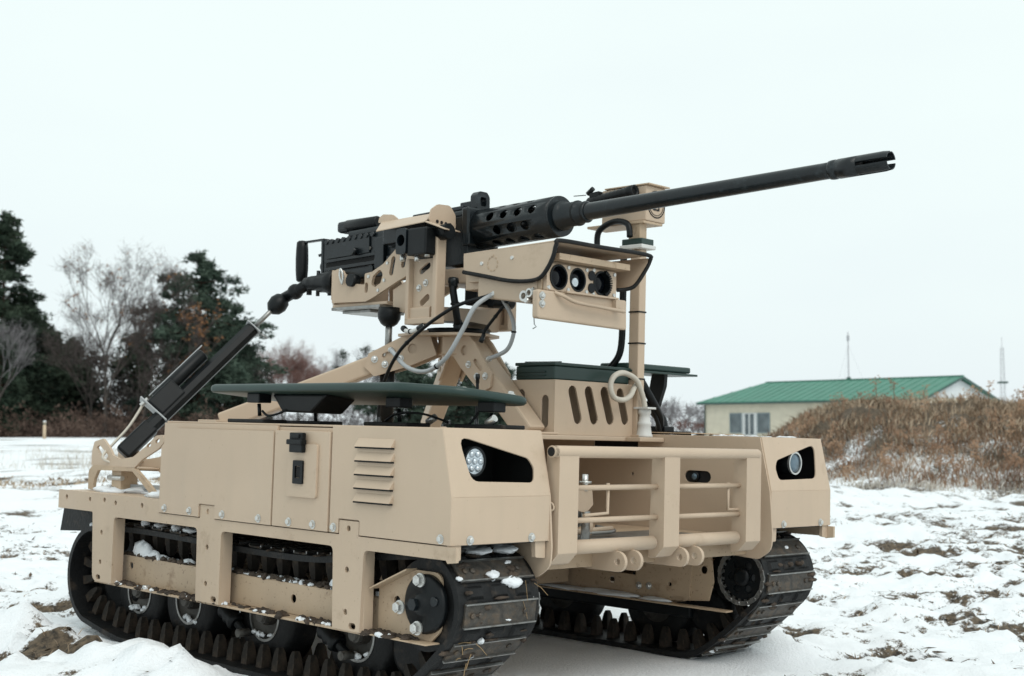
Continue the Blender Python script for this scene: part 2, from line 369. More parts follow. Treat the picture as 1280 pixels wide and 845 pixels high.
# ---------------------------------------------------------------- blades of grass as one mesh
def blades(name,label,pts,hmin,hmax,wid,mtl,lean=.5,seed=0,cat='grass'):
    rs_=np.random.RandomState(seed); P=np.array(pts,float); N=len(P)
    h=rs_.uniform(hmin,hmax,N); a=rs_.uniform(0,2*np.pi,N); ln=rs_.uniform(.05,lean,N)*h; ww=wid*rs_.uniform(.6,1.3,N)
    d=np.stack([np.cos(a),np.sin(a),0*a],-1); sd_=np.stack([-np.sin(a+.7),np.cos(a+.7),0*a],-1)
    up=np.array([0,0,1.])
    b0=P-sd_*ww[:,None]; b1=P+sd_*ww[:,None]; mid=P+d*(ln*.35)[:,None]+up*(h*.6)[:,None]; tip=P+d*ln[:,None]+up*h[:,None]*rs_.uniform(.75,1,N)[:,None]
    m0=mid-sd_*(ww*.7)[:,None]; m1_=mid+sd_*(ww*.7)[:,None]
    V=np.stack([b0,b1,m1_,m0,tip],1).reshape(-1,3); k=np.arange(N)*5
    fq=np.stack([k,k+1,k+2,k+3],-1).tolist(); ft=np.stack([k+3,k+2,k+4],-1).tolist()
    me=bpy.data.meshes.new(name); me.from_pydata(V.tolist(),[],fq+ft); me.materials.append(mtl)
    o=bpy.data.objects.new(name,me); COL.objects.link(o); return tag(o,label,cat,kind='stuff')
def foliage_mat(name,c1,c2,scale=1.2,rough=.8):
    m=mat(name,c1,rough,col2=c2,scale=scale,spec=.15); return m
G_brown=foliage_mat('brown dry grass',(.21,.145,.095),(.52,.42,.31),2.0)
G_pale=foliage_mat('pale frosted grass',(.34,.29,.23),(.72,.70,.66),3.0)
G_rust=foliage_mat('rusty dry weeds',(.165,.092,.060),(.36,.24,.155),1.5)
rs_=np.random.RandomState(4)
# tufts in the bare patches near the vehicle
cand=np.stack([rs_.uniform(-2.8,3.2,150000),rs_.uniform(1.6,8,150000)],-1)
zz,bb=ground_fields(cand[:,0],cand[:,1])
nn_=fbm(cand[:,0]*14,cand[:,1]*14,3,5)
ok=(bb+ (nn_-.5)*1.0 >.36)
pp=np.concatenate([cand[ok],zz[ok][:,None]-.004],1)[:5200]
blades('ground_litter','short dry grass stems poking through the snow patches',pp,.008,.030,.0016,G_brown,1.9,1)
# scraps of twig, leaf and straw lying on the snow
ok=(bb+(fbm(cand[:,0]*5,cand[:,1]*7,4,15)-.5)*2.2>.22)
q_=cand[ok][:11000]; zq=zz[ok][:11000]; N=len(q_)
a_=rs_.uniform(0,6.28,N); L_=np.minimum(rs_.gamma(1.6,.0048,N)+.003,.022); W_=L_*rs_.uniform(.08,.40,N)
dv=np.stack([np.cos(a_)*L_,np.sin(a_)*L_,rs_.normal(0,.25,N)*L_],-1); sv=np.stack([-np.sin(a_)*W_,np.cos(a_)*W_,rs_.normal(0,.3,N)*W_],-1)
c_=np.concatenate([q_,zq[:,None]+.004],1); V=np.stack([c_-dv,c_+sv,c_+dv,c_-sv*.6],1).reshape(-1,3); k_=np.arange(N)*4
me=bpy.data.meshes.new('twig_scraps'); me.from_pydata(V.tolist(),[],np.stack([k_,k_+1,k_+2,k_+3],-1).tolist()); me.materials.append(foliage_mat('dead leaf scraps',(.035,.028,.022),(.16,.11,.07),30))
o=bpy.data.objects.new('twig_scraps',me); COL.objects.link(o); tag(o,'dark scraps of twig and dead leaf scattered over the snow','litter',kind='stuff')
# thin stems in the field behind, left
cl=[]
for k in range(1900):
    px=rs_.normal(118,62); d=rs_.uniform(16,34)
    if px>250: continue
    cl.append((atpx(px,d),d,0))
cl=np.array(cl); cl[:,2]=ground_fields(cl[:,0],cl[:,1])[0]-.01
keep=fbm(cl[:,0]*.8,cl[:,1]*.8,3,2)>.53
blades('field_grass','thin pale grass stems standing in the snow field',cl[keep],.05,.22,.0045,G_pale,.9,2)
cl=np.stack([rs_.uniform(-9.5,-3.2,5200),rs_.normal(12.9,.55,5200)],-1); cl=np.concatenate([cl,ground_fields(cl[:,0],cl[:,1])[0][:,None]-.01],1)
keep=fbm(cl[:,0]*1.5,cl[:,1]*1.5,3,12)>.47
blades('dirt_bank_grass','low brown grass on the strip of bare soil in the field',cl[keep],.012,.045,.010,G_brown,2.2,22)

# ---------------------------------------------------------------- berm
def berm_h(x,y):
    ridge_y=15.4+.16*(x-5)+.5*np.sin(x*.6)
    hgt=sst(2.45,3.95,x)*(.775+.08*(fbm(x*.7,y*.25,3,15)-.5))
    fr=sst(ridge_y-5.5,ridge_y-.6,y); bk=1-sst(ridge_y+.6,ridge_y+4.5,y)
    return hgt*(.55*fr+.45*fr**2)*bk
bx=np.linspace(1.2,19,260); by=np.linspace(9.4,21.5,180); BX,BY=np.meshgrid(bx,by)
base=ground_fields(BX,BY)[0]
bh=berm_h(BX,BY); lump_=(fbm(BX*2.4,BY*2.4,4,33)-.5)
BZ=base-.07+bh+ sst(.02,.4,bh)*lump_*.26+np.where(bh>.02,.05,0)*1.0
idx=np.arange(BX.size).reshape(BX.shape); F=np.stack([idx[:-1,:-1],idx[:-1,1:],idx[1:,1:],idx[1:,:-1]],-1).reshape(-1,4)
me=bpy.data.meshes.new('earth_berm'); me.from_pydata(np.stack([BX,BY,BZ],-1).reshape(-1,3).tolist(),[],F.tolist()); me.polygons.foreach_set('use_smooth',[True]*len(me.polygons))
def berm_snow(x,y,h): return .40-1.15*h+(fbm(x*2.2,y*2.2,4,51)-.5)*1.35
bs=berm_snow(BX,BY,bh)
a_=me.attributes.new('bare','FLOAT','POINT'); a_.data.foreach_set('value',(.55-bs).reshape(-1).astype(np.float32))
me.materials.append(gm_)
bo=bpy.data.objects.new('earth_berm',me); COL.objects.link(bo); tag(bo,'long earth bank overgrown with dry brown weeds','bank',kind='structure')
def bz(x,y):
    b_=ground_fields(x,y)[0]; h=berm_h(x,y); return b_-.07+h+sst(.02,.4,h)*(fbm(x*2.4,y*2.4,4,33)-.5)*.26+np.where(h>.02,.05,0),h
N=120000
px_=rs_.uniform(2.2,13.5,N); py_=rs_.uniform(9.9,18.0,N); z_,h_=bz(px_,py_); sn_=berm_snow(px_,py_,h_)
cl_=fbm(px_*2.6,py_*2.6,3,71)
top=(h_>.42)&(cl_+rs_.uniform(-.15,.15,N)>.44)
blades('berm_weeds','dense dry brown weeds on the crest of the earth bank',np.stack([px_,py_,z_-.02],-1)[top][:30000],.04,.17,.0065,G_brown,1.5,3)
midm=(h_>.05)&(h_<.66)&(sn_<.62)&(cl_+rs_.uniform(-.2,.2,N)>.38)
blades('berm_rusty_weeds','rusty dry weeds on the slope of the earth bank',np.stack([px_,py_,z_-.02],-1)[midm][:26000],.04,.17,.0055,G_rust,1.5,4)
lowm=(h_>.012)&(h_<.50)&(cl_+rs_.uniform(-.25,.25,N)>.47)
blades('berm_frosted_grass','pale frosted grass at the foot of the earth bank',np.stack([px_,py_,z_-.02],-1)[lowm][:22000],.02,.11,.006,G_pale,1.5,5)
# straggling weed stalks
def stalks(name,label,pts,h0,h1,mtl,seed):
    r_=random.Random(seed); mb=MB()
    for p in pts:
        h=r_.uniform(h0,h1); d=Vector((r_.uniform(-.25,.25),r_.uniform(-.25,.25),1)); q=Vector(p); t=q+d*h
        mb.tube([q,q+d*h*.5,t],[.005,.004,.002],3,False)
        for k in range(7):
            s0=q.lerp(t,r_.uniform(.35,1)); e=s0+Vector((r_.uniform(-1,1),r_.uniform(-1,1),r_.uniform(.2,1)))*h*.22
            mb.tube([s0,e],[.003,.0012],3,False)
            for j in range(3):
                c=e+Vector((r_.uniform(-1,1),r_.uniform(-1,1),r_.uniform(-.5,.8)))*.03; mb.add([c,c+Vector((.018,.006,.012)),c+Vector((-.006,.014,.016))],[(0,1,2)])
    o=mb.build(name,mtl); return tag(o,label,'weeds',kind='stuff')
sp=np.stack([rs_.uniform(3.0,11.5,260),rs_.uniform(11.4,15.6,260)],-1); z_,h_=bz(sp[:,0],sp[:,1])
stalks('weed_stalks','tall branching dead weed stalks on the earth bank',np.concatenate([sp,z_[:,None]-.02],1)[h_>.05],.10,.26,G_rust,6)

# ---------------------------------------------------------------- trees
BARK=mat('grey brown bark',(.050,.042,.037),.9,var=.35,scale=3)
BARKP=mat('pine bark',(.085,.050,.033),.9,var=.35,scale=2)
TWIG=mat('grey twigs',(.085,.068,.062),.9,var=.25,scale=2)
TWIGR=mat('reddish twigs',(.165,.085,.07),.9,var=.25,scale=2)
TWIGG=mat('pale hazed twigs',(.17,.16,.165),.9,var=.15,scale=2)  # far trees coloured paler in place of haze; pale birch too
NEED=foliage_mat('pine needles',(.018,.032,.022),(.058,.080,.054),.55)
NEED2=foliage_mat('blue green needles',(.026,.045,.034),(.078,.108,.080),.6)
RUST=foliage_mat('rusty oak leaves',(.16,.075,.035),(.30,.155,.075),.7)
def tri_cloud(name,C,size,k,mtl,seed,long=3.0,flat=.6):
    # k thin triangles about each centre
    r_=np.random.RandomState(seed); N=len(C); Cc=np.repeat(np.array(C,float),k,0); n_=len(Cc); sz=np.repeat(np.asarray(size,float)*np.ones(N),k)*r_.uniform(.6,1.25,n_)
    d=r_.normal(size=(n_,3)); d[:,2]=d[:,2]*flat+.12; d/=np.linalg.norm(d,axis=1)[:,None]
    e=np.cross(d,r_.normal(size=(n_,3))); e/=np.linalg.norm(e,axis=1)[:,None]
    o=Cc+r_.normal(size=(n_,3))*sz[:,None]*.35
    a=o-e*(sz/long)[:,None]; b_=o+e*(sz/long)[:,None]; c=o+d*sz[:,None]*1.2
    V=np.stack([a,b_,c],1).reshape(-1,3); F=np.arange(n_*3).reshape(-1,3)
    me=bpy.data.meshes.new(name); me.from_pydata(V.tolist(),[],F.tolist()); me.materials.append(mtl); return me
def attach(name,me,parent): 
    o=bpy.data.objects.new(name,me); COL.objects.link(o); o.parent=parent; return o
GRP={'pine_tree':'conifers beyond the field','young_pine':'young pines at the edge of the wood','bare_tree':'leafless trees at the edge of the wood','rounded_tree':'reddish leafless trees beyond the field','distant_tree':'pale leafless trees far off','bush':'leafless bushes near the house'}
def tree_root(name,label,x,d,group=None,rz=0):
    group=group or GRP.get(name)
    o=empty(name,label,'tree',Matrix.Translation((x,d,gz(x,d)-.05))@Matrix.Rotation(rz,4,'Z'),group); return o
def pine(name,label,x,d,h,base,wid,seed,mtl=None,shape='cone',group=None,dens=1.0,droop=.15):
    r_=random.Random(seed); root=tree_root(name,label,x,d,group)
    tr=MB().tube([(0,0,-.2),(.02*h*r_.uniform(-.5,.5),0,h*.4),(.0,.02*h*r_.uniform(-.5,.5),h*.97)],[h*.017,h*.011,.02],8)
    C=[];S=[]; br=MB(); nb=int(62*dens*(h/15)+18)
    for i in range(nb):
        f=(i+r_.random())/nb; z=h*(base+(1-base)*f)
        if shape=='cone': L=wid*(1-f)**.72*r_.uniform(.62,1.12)+.25
        else: L=wid*math.sin(math.pi*min(1,(.18+.82*f))**.9)**.8*r_.uniform(.5,1.12)+.2
        a=r_.uniform(0,2*math.pi); dx,dy=math.cos(a),math.sin(a); rise=(.25-.5*(1-f)) if shape=='cone' else r_.uniform(-.05,.45)
        e=Vector((dx*L,dy*L,z+L*rise*.5-droop*L)); s0=Vector((0,0,z)); m_=s0.lerp(e,.5)+Vector((0,0,.06*L))
        br.tube([s0,m_,e],[.05*L/wid+.02,.03,.012],4,False)
        nt_=int(L*8*dens)+4
        for k in range(nt_):
            t=r_.uniform(.25,1.05); w_=.16*L*(1.15-t)+.12
            p=s0.lerp(m_,t*2) if t<.5 else m_.lerp(e,t*2-1)
            C.append((p.x+r_.gauss(0,w_),p.y+r_.gauss(0,w_),p.z+r_.gauss(0,w_*.45)+.05)); S.append(r_.uniform(.20,.42))
    t_=tr.build('trunk',BARKP,root); br.build('branch',BARKP,t_)['kind']='stuff'
    cr_=attach('crown',tri_cloud('crown',C,S,9,mtl or NEED,seed,4.5,.5),root); return root
def bare(name,label,x,d,h,seed,mtl,spread=.55,levels=5,stems=1,group=None,leaves=0,fork=3,rust=None,tw=2):
    r_=random.Random(seed); root=tree_root(name,label,x,d,group); tr=MB(); br=MB(); tips=[]
    def grow(p,dr,L,rad,lev):
        pts=[p];q=p;dd=dr
        for k in range(3):
            dd=(dd+Vector((r_.gauss(0,.13),r_.gauss(0,.13),.07))).normalized(); q=q+dd*(L/3); pts.append(q)
        (tr if lev>=levels-1 else br).tube(pts,[rad,rad*.88,rad*.76,rad*.62],6 if lev>=levels-1 else 3,False)
        if lev==0: tips.append(q); return
        nk=fork+(1 if lev<3 else 0)
        for k in range(nk):
            t=r_.uniform(.45,1) if k else 1
            i=min(2,int(t*3)); s0=pts[i].lerp(pts[i+1],t*3-i) if t<1 else pts[3]
            u,v=uv3(dd); a=r_.uniform(0,6.28); nd_=(dd+(u*math.cos(a)+v*math.sin(a))*r_.uniform(.35,1)*spread*(1 if k else .35)).normalized()
            grow(s0,nd_,L*r_.uniform(.58,.80),max(.009,rad*.58),lev-1)
    for s_ in range(stems):
        o=Vector((r_.uniform(-.5,.5),r_.uniform(-.5,.5),-.1)) if stems>1 else Vector((0,0,-.1))
        grow(o,Vector((r_.uniform(-.16,.16),r_.uniform(-.16,.16),1)).normalized(),h*.34*r_.uniform(.85,1.05),h*.0095/(1 if stems==1 else 1.25),levels)
    t_=tr.build('trunk',BARK,root)
    c_=br.build('crown',mtl,root)
    attach('twig_spray',tri_cloud('twig_spray',[tuple(t) for t in tips],h*.040,tw,mtl,seed+100,46,1.0),root)['kind']='stuff'
    if leaves:
        tt=[t for t in tips if r_.random()<leaves]
        attach('leaf_cluster',tri_cloud('leaf_cluster',[tuple(t) for t in tt],.17,3,rust or RUST,seed,2.4,1.0),root)['kind']='stuff'
    return root,tips
def T(px,d): return atpx(px,d),d
x,d=T(2,104); pine('pine_tree','tall dark conifer beside the leafless trees, tallest of the evergreens',x,d,17.4,.10,5.6,1,shape='cone',dens=1.6)
x,d=T(30,116); pine('pine_tree','feathery conifer half behind the tallest evergreen',x,d,12.0,.14,3.2,71,shape='cone',dens=1.2)
for px_k,hk,lb in((60,9.5,'slim dark pine rising behind the young dark pine'),(88,8.5,'slim dark pine behind the small dark pine'),(170,9.0,'slim dark pine behind the small leafless tree'),(225,10.0,'slim dark pine behind the rusty leaved tree'),(300,8.5,'slim dark pine behind the leaning shorter pine')):
    x,d=T(px_k,118); pine('young_pine',lb,x,d,hk,.42,1.9,int(px_k),shape='round',group='slim pines in the wood')
x,d=T(-62,108); pine('pine_tree','dark conifer behind the tall evergreen',x,d,15.5,.12,4.2,21,shape='cone')
x,d=T(248,106); pine('pine_tree','broad blue green pine behind the long black actuator',x,d,14.6,.10,5.8,2,mtl=NEED2,shape='round',dens=1.35)
x,d=T(282,112); pine('pine_tree','shorter pine leaning out beside the broad blue green pine',x,d,10.2,.06,3.8,31,mtl=NEED2,shape='round')
x,d=T(72,112); pine('young_pine','young dark pine between the tall conifer and the leafless trees',x,d,7.6,.22,2.6,3,shape='round')
x,d=T(103,114); pine('young_pine','small dark pine beneath the leafless trees',x,d,6.0,.2,2.2,4,shape='round')
x,d=T(38,112); pine('young_pine','thin trunked dark pine beside the tall conifer',x,d,7.0,.35,2.0,5,shape='round')
x,d=T(512,128); pine('pine_tree','dark green pine seen between the tripod legs',x,d,9.0,.05,4.6,6,mtl=NEED2,shape='round',dens=1.2)
x,d=T(570,124); pine('pine_tree','shaggy dark pine behind the middle of the tripod',x,d,7.8,.05,4.4,61,mtl=NEED2,shape='round',dens=1.3)
x,d=T(620,132); pine('pine_tree','green pine seen behind the front tripod leg',x,d,7.4,.05,4.2,7,mtl=NEED2,shape='round',dens=1.2)
x,d=T(132,100); bare('bare_tree','tall leafless grey tree with forked stems and a few brown leaves',x,d,15.6,12,TWIG,.60,6,1,leaves=.05,fork=3)
x,d=T(152,103); bare('bare_tree','leafless tree with upright stems right of the forked one',x,d,13.6,15,TWIG,.62,6,1,leaves=.02,fork=3)
x,d=T(112,103); bare('bare_tree','shorter leafless tree crowding the forked grey tree',x,d,11.0,17,TWIG,.75,5,3,fork=3)
x,d=T(205,101); bare('oak_tree','small tree keeping rusty orange leaves beside the broad pine',x,d,12.0,19,TWIG,.62,5,1,leaves=.6,fork=3)
x,d=T(172,99); bare('bare_tree','small leafless tree between the forked tree and the rusty one',x,d,8.5,23,TWIG,.65,5,1,fork=3)
x,d=T(-8,96); bare('bare_tree','leafless birch in front of the tall conifer',x,d,9.5,25,TWIGG,.55,5,1,fork=3)
x,d=T(352,142); bare('rounded_tree','round reddish leafless tree beyond the flat green panel',x,d,11.0,27,TWIGR,.8,5,3,fork=3,tw=9)
x,d=T(372,146); bare('rounded_tree','second reddish leafless tree overlapping the round one',x,d,9.8,29,TWIGR,.85,5,3,fork=3,tw=9)
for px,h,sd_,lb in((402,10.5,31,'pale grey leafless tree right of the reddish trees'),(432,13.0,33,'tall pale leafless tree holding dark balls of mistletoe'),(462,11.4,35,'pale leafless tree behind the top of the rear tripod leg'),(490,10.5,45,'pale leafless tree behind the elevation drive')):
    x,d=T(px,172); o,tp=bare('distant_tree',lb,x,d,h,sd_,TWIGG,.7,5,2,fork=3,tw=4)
    if px==432:
        r_=random.Random(2); C=[]
        for k in range(9):
            c=r_.choice(tp); 
            for j in range(70): C.append((c.x+r_.gauss(0,.28),c.y+r_.gauss(0,.28),c.z+r_.gauss(0,.28)))
        attach('mistletoe',tri_cloud('mistletoe',C,.22,3,NEED,3,3,1),o)
for px,d0,h,sd_,m_,lb in((838,150,5.2,37,TWIGG,'grey leafless bush beyond the mast foot'),(868,158,4.6,39,TWIGG,'grey leafless bush left of the house'),(800,160,4.6,47,TWIGG,'grey leafless bush behind the cartridge box'),(716,150,4.0,49,TWIGG,'grey leafless bush behind the slotted holder'),(858,120,1.9,41,TWIGR,'low brown shrub by the house corner'),(880,118,1.7,43,TWIGR,'second low brown shrub at the house wall')):
    x,d=T(px,d0); bare('bush',lb,x,d,h,sd_,m_,.9,4,4,fork=3)
# undergrowth along the edge of the wood
r_=random.Random(9); C=[];S=[]
for k in range(9000):
    px=r_.uniform(-90,330); d=r_.uniform(97,112); hh_=max(0,r_.gauss(.75,.65)); x=atpx(px,d)
    C.append((x,d,min(hh_,3.0)*(.65+.5*math.sin(x*.9)**2))); S.append(r_.uniform(.12,.3))
o=attach('undergrowth',tri_cloud('undergrowth',C,S,4,foliage_mat('dull undergrowth',(.055,.037,.030),(.17,.118,.095),.5),8,5,1.3),None); tag(o,'brown tangled undergrowth along the edge of the wood','undergrowth',kind='stuff')
C=[];S=[]
for k in range(6000):
    px=r_.uniform(-120,340); d=r_.uniform(112,122); x=atpx(px,d); C.append((x,d,r_.uniform(0,7.0)*(.7+.35*math.sin(x*.5+1)))); S.append(r_.uniform(.3,.6))
o=attach('far_wood',tri_cloud('far_wood',C,S,4,foliage_mat('dim wood',(.034,.036,.034),(.11,.095,.088),.4),18,5,1.2),None); tag(o,'dim mass of the wood behind the trees','wood',kind='stuff')
C=[];S=[]
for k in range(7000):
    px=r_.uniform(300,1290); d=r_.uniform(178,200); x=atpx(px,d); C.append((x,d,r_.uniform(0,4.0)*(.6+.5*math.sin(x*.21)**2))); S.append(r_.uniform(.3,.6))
o=attach('tree_line',tri_cloud('tree_line',C,S,4,foliage_mat('haze tinted tree line',(.16,.15,.155),(.30,.29,.30),.3),19,5,1.2),None); tag(o,'pale far tree line low on the horizon','wood',kind='stuff')  # distance haze put into the pale colour, no air is built

# ---------------------------------------------------------------- house
WALL=mat('cream plaster',(.60,.55,.44),.85,var=.07,scale=1.5,dirt=(.45,.40,.32),dirt_amt=.40,dscale=1.0)
ROOF=mat('green sheet roof',(.055,.205,.145),.5,var=.10,scale=.8,stretch=(1,1,6))
PALE=mat('white gable boards',(.62,.65,.66),.7,var=.06,scale=2)
TRIM=mat('dark fascia',(.05,.09,.08),.6)
PANE=mat('window glass',(.13,.155,.165),.25,var=.3,scale=1,spec=.8)
FRM=mat('white window frame',(.62,.64,.64),.6,var=.05)
cA=Vector((atpx(880,110),110,0)); cC=Vector((atpx(1152,95),95,0)); ux=(cC-cA).normalized(); Lh=(cC-cA).length; uy=Vector((-ux.y,ux.x,0)); Wh=9.9
hroot=empty('house','long low cream house with green sheet roof and white gable beyond the earth bank','house',Matrix.Translation(cA)@Matrix((ux,uy,Vector((0,0,1)))).transposed().to_4x4())
ev,rg=2.88,4.45
wl=MB().box(0,Lh,0,Wh,-.3,ev-.02).build('wall',WALL,hroot,.02)
MB().add([(Lh-.02,0,ev),(Lh-.02,Wh,ev),(Lh-.02,Wh/2,rg-.12),(Lh+.02,0,ev),(Lh+.02,Wh,ev),(Lh+.02,Wh/2,rg-.12)],[(0,2,1),(3,4,5),(0,3,5,2),(1,2,5,4),(0,1,4,3)]).build('gable',PALE,wl)
ov=.45; rise=(rg-ev)/(Wh/2)
RL=2.6
def slab(P): return MB().add([(p[0],p[1],p[2]) for p in P]+[(p[0],p[1],p[2]+.07) for p in P],[tuple(reversed(range(len(P)))),tuple(range(len(P),2*len(P)))]+[(i,(i+1)%len(P),(i+1)%len(P)+len(P),i+len(P)) for i in range(len(P))])
ze=ev-ov*rise
rf=slab([(-ov,-ov,ze),(Lh+ov,-ov,ze),(Lh+ov,Wh/2,rg),(RL,Wh/2,rg)]).build('roof',ROOF,hroot)
slab([(Lh+ov,Wh+ov,ze),(-ov,Wh+ov,ze),(RL,Wh/2,rg),(Lh+ov,Wh/2,rg)]).build('roof',ROOF,hroot)
slab([(-ov,Wh+ov,ze),(-ov,-ov,ze),(RL,Wh/2,rg)]).build('roof',ROOF,hroot)
rib=MB()
for k in range(28):
    xx=-ov+.02+k*(Lh+2*ov-.04)/27; t=min(1,(xx+ov)/(RL+ov)); rib.bar((xx,-ov,ze+.085),(xx,-ov+(Wh/2+ov)*t,ze+(rg-ze)*t+.085),.05,.04)
rib.build('roof_rib',ROOF,rf)['kind']='stuff'
MB().bar((RL,Wh/2,rg+.09),(Lh+ov,Wh/2,rg+.09),.3,.05).build('ridge_cap',ROOF,rf)
for y0 in(-ov,Wh+ov): MB().box(-ov,Lh+ov,y0-.06,y0+.04,ev-ov*rise-.14,ev-ov*rise-.005).build('gutter',TRIM,rf)
for xx in(Lh+ov-.02,):
    MB().bar((xx,-ov,ev-ov*rise-.05),(xx,Wh/2,rg-.05),.06,.16).build('barge_board',TRIM,rf); MB().bar((xx,Wh+ov,ev-ov*rise-.05),(xx,Wh/2,rg-.05),.06,.16).build('barge_board',TRIM,rf)
def win(x0,x1,z0,z1,name,m_):
    f=MB().plate([(x0,z0),(x0,z1),(x1,z1),(x1,z0)],(0,0,0),X,Z,-Y,.06,[[(x0+.08,z0+.08),(x0+.08,z1-.08),(x1-.08,z1-.08),(x1-.08,z0+.08)]]).build(name,m_,hroot)
    MB().box(x0+.08,x1-.08,-.012,-.006,z0+.08,z1-.08).build('pane',PANE,f); return f
def hx(px):  # position along the long wall from a bearing
    t=(px-640)/FPX; return (t*cA.y-cA.x)/(ux.x-t*ux.y)
GREYF=mat('grey shutter',(.20,.25,.27),.7,var=.1)
win(hx(912),hx(927),.3,1.9,'window',GREYF); win(hx(927.5),hx(946),.1,1.9,'door',FRM); win(hx(946.5),hx(962),.3,1.9,'window',GREYF)
MB().box(hx(929),hx(931.5),-.075,-.07,.15,1.85).build('door_panel',FRM,hroot); MB().box(hx(942.5),hx(945),-.075,-.07,.15,1.85).build('door_panel',FRM,hroot)
MB().box((hx(936.5))-.05,hx(936.5)+.05,-.07,-.02,.12,1.88).build('door_mullion',FRM,hroot)
for px in(1010,1060,1110): win(hx(px),hx(px)+1.2,.9,2.0,'window',FRM)
MB().box(Lh+.02,Lh+.08,Wh*.35,Wh*.62,1.0,2.1).build('window',PANE,hroot)
MB().cyl((.15,-.1,0),(.15,-.1,ev-.3),.05,n=8).build('downpipe',TRIM,hroot)

# ---------------------------------------------------------------- masts and marker post
POLE=mat('galvanised mast',(.36,.37,.39),.5,metal=.3)
x,d=T(1061,150)
rm=empty('radio_mast','thin guyed pole mast rising behind the green roof','mast',Matrix.Translation((x,d,0)))
MB().tube([(0,0,-.2),(0,0,6.3),(0,0,11.6)],[.09,.08,.05],8).build('pole',POLE,rm)
MB().box(-.13,.13,-.13,.13,10.6,11.2).build('antenna',POLE,rm,.02); MB().box(-.2,.2,-.2,.2,6.0,6.5).build('junction_box',TRIM,rm,.02)
for a in(0,120,240): MB().tube([(0,0,10.2),(4.2*math.cos(R(a)),4.2*math.sin(R(a)),-.1)],.008,3,False).build('guy_wire',POLE,rm)
x,d=T(1253.5,210)
lt=empty('lattice_tower','distant lattice tower with a dark platform right of the house','tower',Matrix.Translation((x,d,0)))
H_=13.6
for a,b_ in((-.30,-.30),(.30,-.30),(.30,.30),(-.30,.30)): MB().tube([(a*1.3,b_*1.3,-.2),(a*.6,b_*.6,H_)],.032,5,False).build('tower_leg',POLE,lt)
bc=MB()
for k in range(18):
    z0=k*H_/18; z1=z0+H_/18; s0=.30*(1.3-.7*k/18); sg=1 if k%2 else -1
    bc.tube([(-s0*sg,-s0,z0),(s0*sg,-s0,z1)],.016,3,False).tube([(-s0,-s0*sg,z0),(-s0,s0*sg,z1)],.016,3,False).tube([(s0,-s0*sg,z0),(s0,s0*sg,z1)],.016,3,False)
bc.build('bracing',POLE,lt)['kind']='stuff'
MB().box(-.65,.65,-.65,.65,7.9,8.2).build('platform',TRIM,lt,.05); MB().tube([(0,0,H_),(0,0,H_+1.6)],.035,5,False).build('aerial',POLE,lt)
x,d=T(57,80)
mp_=empty('marker_post','short pale marker post with a dark band standing in the snow field','post',Matrix.Translation((x,d,gz(x,d))))
MB().cyl((0,0,-.1),(0,0,1.0),.10,.09,n=12).build('post',mat('weathered pale post',(.52,.40,.28),.8,var=.1),mp_); MB().cyl((0,0,.86),(0,0,.93),.104,n=12).build('band',TRIM,mp_); MB().lathe([(0,.105),(.06,.09),(.10,.03)],(0,0,1.0),(0,0,3),12).build('cap',FRM,mp_)
# ================================================================== the tracked vehicle
def rto(n): return Vector(n).to_track_quat('Z','Y').to_matrix()
veh=empty('tracked_vehicle','tan tracked robot vehicle with twin hulls and front bumper standing in snow','vehicle',MV@Matrix.Translation((-.4,0,GZ)))
VB=Vector((-.4,0,GZ))                              # base of the vehicle in the vehicle's axes
class _P: pass
def part(mb,name,material,parent=None,bevel=0,seg=2,label=None):
    mb.v=[(p[0]-VB.x,p[1]-VB.y,p[2]-VB.z) for p in mb.v]
    o=mb.build(name,material,parent if parent is not None else veh,bevel,seg)
    if label:o['label']=label
    return o
def sub(name,mesh,parent,loc,rot=None): return place(name,mesh,parent,Vector(loc)-VB,rot)

bolt_me=MB().cyl((0,0,0),(0,0,.0015),.0085,n=12,smooth=False).lathe([(.0015,.0062),(.0055,.0058),(.0068,.0035)],(0,0,0),(0,0,1),6,True,False).mesh('bolt','zinc')
screw_me=MB().cyl((0,0,0),(0,0,.0022),.0050,.0040,n=10,smooth=False).mesh('screw','zinc')
hexb_me=MB().cyl((0,0,0),(0,0,.003),.0125,n=16,smooth=False).cyl((0,0,.003),(0,0,.012),.0095,n=6,smooth=False).cyl((0,0,.012),(0,0,.0135),.0075,.006,n=6,smooth=False).mesh('bolt','zinc')

